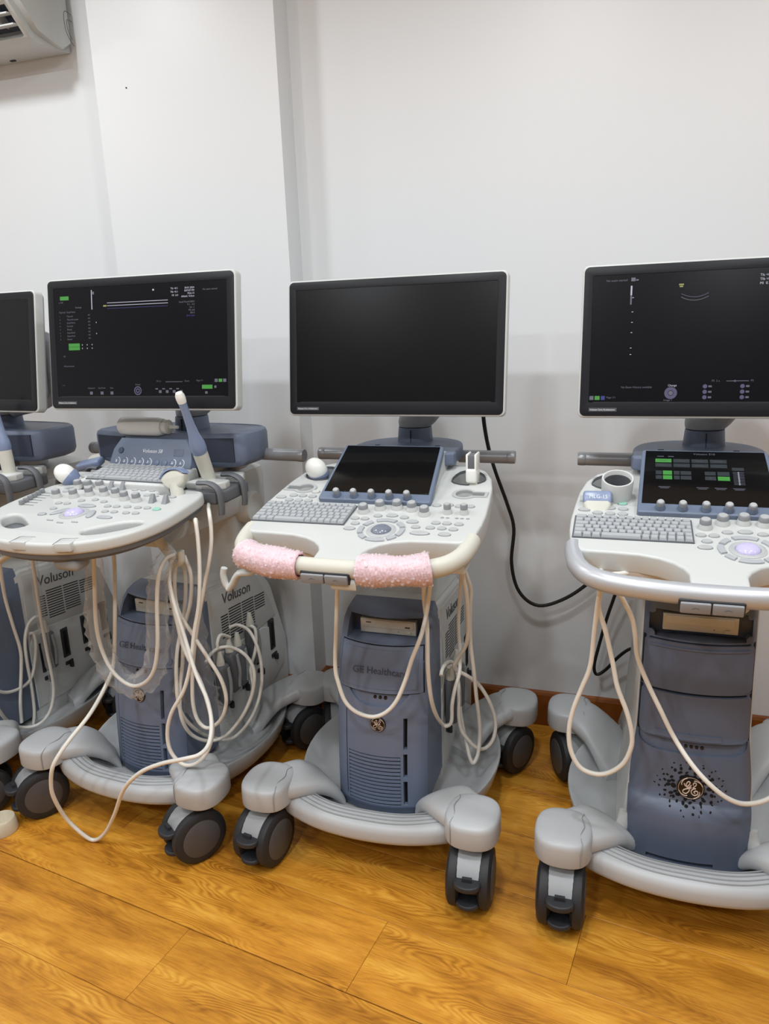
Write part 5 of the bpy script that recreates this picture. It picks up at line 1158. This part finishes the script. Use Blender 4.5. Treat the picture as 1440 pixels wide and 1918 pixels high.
def convex():
    L = WP(m1, (0.166, 0.205, 0.955)); p = probe('convex_probe', 'cream probe with curved blue face resting in the slot beside the keyboard', L)
    e = Matrix.Rotation(R(-4), 4, 'Z') @ Matrix.Rotation(R(-12), 4, 'X') @ Matrix.Rotation(R(-14), 4, 'Y')
    def prof(sc, r, y0): return [(r * math.cos(R(a)) * sc, r * math.sin(R(a)) * sc * 0.72 + y0) for a in range(20, 161, 10)]
    def head():
        o = prof(1, 0.041, -0.002) + [(-0.036, 0.004), (-0.030, -0.010), (-0.016, -0.020), (0.016, -0.020), (0.030, -0.010), (0.036, 0.004)]
        me = plate(o, 0.026, 'cream', 0.008, z0=-0.013); me.transform(e @ Matrix.Rotation(PI / 2, 4, 'X')); return me
    put('probe_head', head(), p)
    def lens():
        o = prof(1.06, 0.041, 0.0005) + prof(0.84, 0.041, 0.0045)[::-1]
        me = plate(o, 0.029, 'probe_blue', 0.004, z0=-0.0145); me.transform(e @ Matrix.Rotation(PI / 2, 4, 'X')); return me
    put('probe_lens', lens(), p)
    g = lathe([(0.017, -0.008), (0.0165, -0.02), (0.018, -0.045), (0.014, -0.075), (0.008, -0.09), (0, -0.09)], 'cream', 18, cap=True); g.transform(e); put('probe_grip', g, p)
    cable_child(p, wpts(m1, [(0.175, 0.205, 0.872), (0.25, 0.16, 0.86)] + list(reversed(CABLES['m1_l1']))))
convex()
fl = probe('linear_probe', 'flat slate-blue probe lying behind the left side of the console with lit trackball', WP(m1, (-0.262, 0.365, 0.952)))
put('probe_head', rbox(0.088, 0.035, 0.022, 0.007, 'probe_blue', 3), fl, (0, 0, 0), (R(20), R(-12), R(-2)))
put('probe_grip', rbox(0.05, 0.028, 0.020, 0.007, 'cream', 3, c=(-0.01, 0.045, -0.004)), fl, (0, 0, 0), (R(20), R(-12), R(-2)))
# loose cables
def loose(label, root, key, r=CR, m='cable', grp='cream probe cables', pre=(), post=()):
    pts = wpts(root, list(pre) + CABLES[key] + list(post)); o = empty('probe_cable' if m == 'cable' else 'power_cord', label, 'cable', (pts[0].x, pts[0].y, pts[0].z), 0, grp)
    cable_child(o, pts, r, m, 'cable_run'); return o
loose('cream cable crossing the right side of the bubble-wrapped machine in a wide loop', m2, 'm2_c')
loose('cream cable hanging in the lowest narrow loop right of the bubble-wrapped machine', m2, 'm2_d')
loose('cream cable sweeping across the drawers of the right machine', m3, 'm3_b', post=((0.232, 0.19, 0.55), (0.238, 0.19, 0.68), (0.225, 0.17, 0.78), (0.205, 0.15, 0.845)))
loose('cream cable trailing down to the floor in front of the coiled-cable machine', m1, 'm1_floor')
loose('cream cable in a big loop from hook to front plug of the coiled-cable machine', m1, 'm1_l3')
loose('cream cable in the widest loop right of the coiled-cable machine', m1, 'm1_l4')
loose('short cream cable curling between two plugs of the coiled-cable machine', m1, 'm1_l5')
loose('cream cable dropping from the rearmost plug of the coiled-cable machine', m1, 'm1_l6')
loose('cream cable hanging straight down the side at the left edge', m0, 'm0_a')
loose('cream cable in a deep loop on the vented side at the left edge', m0, 'm0_b')
loose('cream cable standing in a narrow arch beside the plug at the left edge', m0, 'm0_c')
loose('cream cable curving down from the plug and out of the left edge', m0, 'm0_d')
loose('black power cord drooping against the wall between two machines', m2, 'cord_mon', 0.0058, 'cable_b', 'black cords')
loose('black cord in a tight bend beside the right machine', m3, 'cord_m3', 0.0050, 'cable_b', 'black cords')
def floor_cord():
    o = empty('power_cord', 'thin black cord lying on the floor by the wall corner', 'cable', (-1.02, 2.1, 0.0), 0, 'black cords')
    cable_child(o, [Vector(p) for p in ((-1.12, 2.02, 0.005), (-1.02, 2.07, 0.005), (-0.93, 2.09, 0.005), (-0.82, 2.12, 0.005))], 0.004, 'cable_b', 'cable_run')
floor_cord()
def sleeve(label, root, key, r, wob, seed, inner):
    pts = wpts(root, CABLES[key]); o = empty('plastic_sleeve', label, 'plastic sleeve', pts[0][:], 0, 'clear plastic sleeves')
    rnd = random.Random(seed); P = catmull(pts, 6); rings = []; N = None; n = 18
    for i, p in enumerate(P):
        t = (P[min(i + 1, len(P) - 1)] - P[max(i - 1, 0)]).normalized(); N = t.orthogonal() if N is None else N - t * N.dot(t); N.normalize(); B = t.cross(N); f = i / (len(P) - 1)
        base = r * (0.55 + 0.55 * math.sin(PI * min(1, max(0, f))) ** 0.7)
        rings.append([p + (N * math.cos(2 * PI * k / n) + B * math.sin(2 * PI * k / n)) * base * (1 + wob * math.sin(k * 2.1 + i * 1.7) + rnd.uniform(-wob, wob)) for k in range(n)])
    me = finish(loft_bm(rings, False), 'sleeve', 'film', ang=180); s = put('film', me, o); s.location = -o.location
    if inner: cable_child(o, pts, CR)
    return o
sleeve('clear plastic sleeve hanging in a U around a cream cable', m1, 'm1_sleeve', 0.026, 0.16, 3, True)
CABLES['bag'] = [(0.150, 0.22, 0.66), (0.145, 0.22, 0.55), (0.142, 0.22, 0.44), (0.146, 0.23, 0.34), (0.165, 0.25, 0.25), (0.19, 0.28, 0.19)]
sleeve('loose clear plastic bag draped over the cable coils', m1, 'bag', 0.045, 0.18, 8, False)
CABLES['m0_sl'] = CABLES['m0_b'][:7]
sleeve('narrow clear plastic sleeve on the cable at the left edge', m0, 'm0_sl', 0.012, 0.12, 4, False)
# pink bubble wrap on the handle
def wrap(label, u0, u1, seed):
    m = Wm(m2) @ Matrix.Translation((0, 0, 0.87)) @ Matrix.Rotation(CT, 4, 'X')
    P = catmull([(x, y * CK, -0.018) for x, y in HANDLE], 12); P = [p for p in P if u0 <= p.x <= u1]
    rnd = random.Random(seed); rings = []; n = 40; Q = []
    for a, b in zip(P, P[1:]):
        for k in range(4): Q.append(a.lerp(b, k / 4))
    for i, p in enumerate(Q):
        t = (Q[min(i + 1, len(Q) - 1)] - Q[max(i - 1, 0)]).normalized(); up = Vector((0, 0, 1)); B = t.cross(up).normalized(); f = i / (len(Q) - 1)
        end = 1.0 + 0.06 * math.sin(f * 9 + seed) - (0.10 if i == 0 or i == len(Q) - 1 else 0)
        rings.append([p + (up * math.cos(2 * PI * k / n) + B * math.sin(2 * PI * k / n)) * 0.0315 * end * (1 + (0.055 if (i + 2 * (k // 2)) % 4 < 2 and k % 2 else 0.0) + rnd.uniform(-0.035, 0.035)) for k in range(n)])
    c = sum(Q, Vector()) / len(Q); w = m @ c
    o = empty('bubble_wrap', label, 'bubble wrap', w[:], 0, 'pink bubble wrap rolls on the handle')
    me = finish(loft_bm(rings, False), 'wrap', 'bubble', ang=180); me.transform(m); s = put('wrap_layer', me, o); s.location = -o.location
    # inner layer gives the sheet its double thickness
    inner = [[q + (c0 - q) * 0.10 for q in r] for r, c0 in zip(rings, Q)]
    me = finish(loft_bm(inner, False), 'wrap_in', mat('pink_foam', (236, 186, 196), 0.6, bump=0.3, bscale=200), ang=180); me.transform(m); s = put('inner_layer', me, o); s.location = -o.location
    # loose torn end and bubbles
    def bub():
        bm = bmesh.new()
        for k in range(220):
            i = rnd.randrange(1, len(rings) - 1); v = Vector(rings[i][rnd.randrange(n)]); bmesh.ops.create_icosphere(bm, subdivisions=1, radius=rnd.uniform(0.0026, 0.0042), matrix=T(v) @ Matrix.Diagonal((1, 1, 0.7, 1)))
        return finish(bm, 'bub', 'bubble_dot', ang=180)
    me = bub(); me.transform(m); s = put('bubbles', me, o); s.location = -o.location; s['kind'] = 'stuff'
    return o
wrap('pink bubble wrap around the left half of the handle', -0.224, -0.070, 2)
wrap('pink bubble wrap around the right half of the handle', 0.050, 0.203, 6)

# ------------------------------------------------------------------ small things
def gel_bottle():
    a, b = WP(m1, (-0.125, 0.362, 1.068)), WP(m1, (0.026, 0.362, 1.068)); o = empty('gel_bottle', 'pale squeeze bottle lying on its side behind the keyboard', 'bottle', a[:])
    d = b - a; L = d.length; q = d.to_track_quat('Z', 'X').to_matrix().to_4x4()
    def add(nm, me): me.transform(q); return put(nm, me, o)
    add('bottle_body', lathe([(0, 0), (0.020, 0), (0.0255, 0.006), (0.0265, 0.03), (0.026, L - 0.02), (0.022, L - 0.004), (0.012, L), (0, L)], 'gel', 28))
    add('bottle_cap', lathe([(0, L - 0.002), (0.0185, L - 0.002), (0.020, L + 0.003), (0.020, L + 0.014), (0.015, L + 0.018), (0, L + 0.018)], 'cream', 22))
    add('nozzle', lathe([(0.007, L + 0.017), (0.0055, L + 0.026), (0.0040, L + 0.045), (0, L + 0.045)], 'cream', 14))
gel_bottle()
cap_ = empty('bottle_cap', 'beige plastic cap lying on the floor at the left edge', 'cap', (-1.585, 1.335, 0))
put('cap_shell', lathe([(0, 0.004), (0.026, 0.004), (0.029, 0.008), (0.032, 0.038), (0.034, 0.040), (0.036, 0.037), (0.040, 0.006), (0.038, 0.0), (0, 0.0)], 'tape', 32), cap_)
put('cap_floor', lathe([(0, 0.0055), (0.027, 0.0055), (0.027, 0.0045), (0, 0.0045)], 'tape', 24), cap_)
tag(put('screw_hole', lathe([(0, -0.001), (0.0022, -0.001), (0.0022, 0.0008), (0, 0.0008)], 'hole', 12, 'Y'), None, (-1.50, PY - 0.0006, 2.055)), 'tiny black screw hole in the white pilaster', 'screw hole')

# ------------------------------------------------------------------ air conditioner
def air_con():
    X1, X0 = -1.738, -2.60
    o = empty('air_conditioner', 'white wall air conditioner with open louvre high on the left wall', 'air conditioner', (-2.18, WY, 2.19))
    side = [(2.262, 2.210), (2.20, 2.201), (2.115, 2.196), (2.085, 2.203), (2.010, 2.276), (1.992, 2.305), (1.988, 2.42), (2.01, 2.46), (2.06, 2.48), (2.262, 2.48)]
    def body():
        bm = bmesh.new(); A = [bm.verts.new((X0, y, z)) for y, z in side]; B = [bm.verts.new((X1, y, z)) for y, z in side]; n = len(side)
        for i in range(n): bm.faces.new((A[i], A[(i + 1) % n], B[(i + 1) % n], B[i]))
        fa, fb = bm.faces.new(A), bm.faces.new(B)
        bmesh.ops.bevel(bm, geom=list(fb.edges), offset=0.022, segments=4, affect='EDGES')
        me = finish(bm, 'ac', 'white', ang=40)
        bm = bmesh.new(); add_box(bm, (0, 0, 0), (X1 - X0 - 0.08, 0.092, 0.10), T(((X0 + X1) / 2 + 0.0, 2.045, 2.234)) @ Matrix.Rotation(R(-45), 4, 'X')); c = finish(bm, 'c', 'dark', smooth=False)
        return boolean(me, [c])
    b = put('unit_body', body(), o); b.location = -o.location
    def child(nm, me): c = put(nm, me, b); return c
    ob = rbox(X1 - X0 - 0.081, 0.09, 0.004, 0, 'blued'); ob.transform(T(((X0 + X1) / 2, 2.078, 2.268)) @ Matrix.Rotation(R(-45), 4, 'X')); child('outlet_back', ob)
    for k in range(2):
        bm = bmesh.new(); add_box(bm, (0, 0, 0), (X1 - X0 - 0.085, 0.030, 0.004), T(((X0 + X1) / 2, 2.058 - 0.022 * k, 2.232 + 0.022 * k)) @ Matrix.Rotation(R(10), 4, 'X')); child('louvre_blade', finish(bm, 'blade', 'shell', smooth=False))
    for k in range(4):
        child('louvre_fin', rbox(0.003, 0.05, 0.04, 0.001, 'shell', c=(X1 - 0.10 - 0.05 * k, 2.065, 2.255)))
    fl_ = rbox(X1 - X0 - 0.06, 0.016, 0.075, 0.005, 'white', 2); fl_.transform(T(((X0 + X1) / 2 - 0.0, 1.978, 2.322)) @ Matrix.Rotation(R(8), 4, 'X')); child('front_flap', fl_)
    def knock(): 
        P = [(X1 + 0.0003, 2.258, 2.315), (X1 + 0.0003, 2.232, 2.318), (X1 + 0.0003, 2.222, 2.30), (X1 + 0.0003, 2.224, 2.262), (X1 + 0.0003, 2.240, 2.238), (X1 + 0.0003, 2.256, 2.226)]
        return sweep(P, 0.0011, 'darkgrey', 5, 3)
    child('knockout_line', knock())
    child('knockout_inner_line', sweep([(X1 + 0.0003, 2.258, 2.295), (X1 + 0.0003, 2.240, 2.297), (X1 + 0.0003, 2.233, 2.285), (X1 + 0.0003, 2.236, 2.262), (X1 + 0.0003, 2.250, 2.242)], 0.0009, 'darkgrey', 5, 3))
    child('bottom_latch', rbox(0.020, 0.010, 0.005, 0.002, 'dark', c=(-1.96, 2.225, 2.203)))
    child('warning_sticker', rbox(0.0008, 0.026, 0.026, 0, 'sticker', c=(X1 + 0.0003, 2.175, 2.372)))
    child('sticker_print', rbox(0.0008, 0.010, 0.036, 0, 'shell_grey', c=(X1 + 0.0003, 2.212, 2.362)))
air_con()
